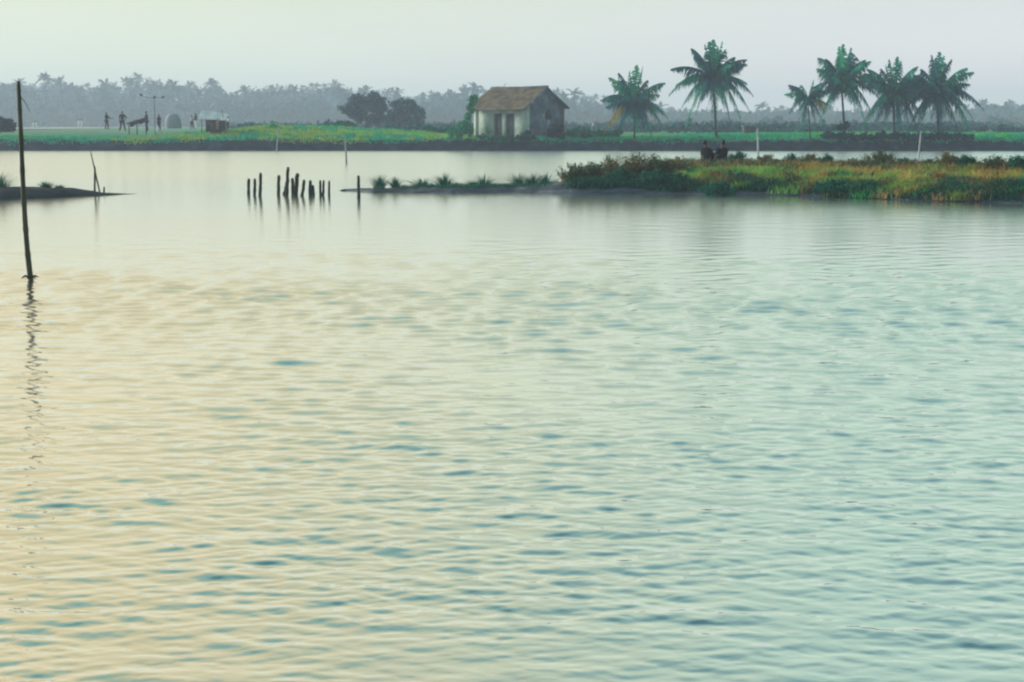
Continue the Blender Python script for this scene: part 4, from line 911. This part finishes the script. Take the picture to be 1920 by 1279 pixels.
def stand(arm='down',lean=0,step=.12):
    J=dict(pel=(0,0,.93),chest=(lean*.5,-.02,1.28),neck=(lean*.8,-.02,1.45),head=(lean,-.04,1.62),shl=(.18+lean*.6,-.01,1.40),shr=(-.18+lean*.6,-.01,1.40),
      hpl=(.10,0,.86),knl=(.13,-.03-step*.4,.48),anl=(.13+step*.3,.0-step*.2,.08),hpr=(-.10,0,.86),knr=(-.12,-.02+step*.2,.48),anr=(-.13-step*.3,.03+step*.5,.08))
    J.update(ell=(.24+lean*.4,.04,1.12),wrl=(.24+lean*.3,-.06,.88),elr=(-.24+lean*.4,.04,1.12),wrr=(-.24+lean*.3,-.06,.88))
    if arm=='fwd': J.update(ell=(.30,-.14,1.16),wrl=(.42,-.32,1.12),elr=(-.16,-.14,1.14),wrr=(-.02,-.34,1.12))
    if arm=='hip': J.update(ell=(.38,.06,1.16),wrl=(.20,-.10,1.0))
    return J
for (u,vb,vt,yaw,arm,lean,st,tr,lab,Y) in [
 (200.5,243,211,1.3,'fwd',-.03,'cloth_black','cloth_plum','leftmost standing person in dark clothes on the far bank',124),
 (230,247,209,.5,'hip',.02,'cloth_slate','cloth_black','standing person with legs apart at the left end of the rack',123.5),
 (276,247,209,-1.2,'fwd',-.08,'cloth_black','cloth_navy','standing person leaning at the right end of the rack',123.6),
 (299,245,215,-.4,'down',.0,'cloth_slate','cloth_slate','standing person in front of the domed canvas shelter',123.2)]:
    p=at(u,vb,Y); h=(vb-vt)*mpp(Y); person(lab,p,yaw,stand(arm,lean,.3 if arm=='hip' else .12),st,tr,'people standing on the far bank',h/1.72)
for (u,vb,vt,yaw,arm,st,tr,lab,Y) in [
 (360,243,217,.9,'fwd','cloth_white','cloth_slate','person in white shirt at the left side of the tarp hut',125),
 (368,243,213,-.9,'fwd','cloth_black','cloth_white','person in dark shirt and white trousers beside the tarp hut',124.6),
 (408,244,224,.2,'fwd','cloth_tan','cloth_tan','person in tan clothes in front of the tarp hut opening',124.4),
 (428,243,219,-.8,'down','cloth_white','cloth_navy','person in white shirt at the right side of the tarp hut',125)]:
    p=at(u,vb,Y); h=(vb-vt)*mpp(Y); person(lab,p,yaw,stand(arm,.0),st,tr,'people around the tarp hut',h/1.72)
def sit(lean=0,headx=0,prop=False):
    J=dict(pel=(0,0,.12),chest=(lean*.5,-.10,.46),neck=(lean*.8,-.14,.61),head=(lean+headx,-.18,.79),shl=(.155+lean*.6,-.10,.54),shr=(-.155+lean*.6,-.10,.54),
      hpl=(.12,-.06,.11),knl=(.18,-.42,.42),anl=(.14,-.62,.07),hpr=(-.12,-.06,.11),knr=(-.18,-.42,.42),anr=(-.14,-.62,.07),
      ell=(.20,-.26,.34),wrl=(.12,-.44,.44),elr=(-.20,-.26,.34),wrr=(-.12,-.44,.44))
    if prop: J.update(ell=(.30,.06,.34),wrl=(.34,.12,.10))
    return J
xq=at(1326,300,52.2).x
for (u,vt,yaw,ln,hx,pr,st,tr,lab) in [(1325,263.5,math.pi-.25,.05,.05,False,'cloth_black','cloth_navy','left one of two people sitting on the bund, hunched forward'),
   (1356,263.0,math.pi+.2,-.02,-.02,True,'cloth_black','cloth_black','right one of two people sitting on the bund, leaning on one arm')]:
    Y=51.3; p=at(u,299,Y); p.z=float(bund_h(np.array([p.x]),np.array([(p.y-FY(p.x))/WID(p.x)]))[0]); zt=at(u,vt,Y).z; person(lab,(p.x,p.y,p.z),yaw,sit(ln,hx,pr),st,tr,'two people sitting on the bund',(zt-p.z)/.88)
    
# ------------------------------------------------------------------ the hazy air
b=Buf(); box(b,(-1350,-300,-1.9),(1350,1400,33)); hz_o=link('haze',b.mesh('haze'),None,kind='stuff',label='pale evening haze over the ponds',cat='haze')
hm=bpy.data.materials.new('haze_air'); hm.use_nodes=True; t=hm.node_tree; t.nodes.clear()
pv=N(t,'ShaderNodeVolumePrincipled'); pv.inputs['Color'].default_value=(.73,.80,1.0,1); pv.inputs['Density'].default_value=.00100; pv.inputs['Anisotropy'].default_value=.15
oo=N(t,'ShaderNodeOutputMaterial'); t.links.new(pv.outputs[0],oo.inputs['Volume']); hz_o.data.materials.append(hm)
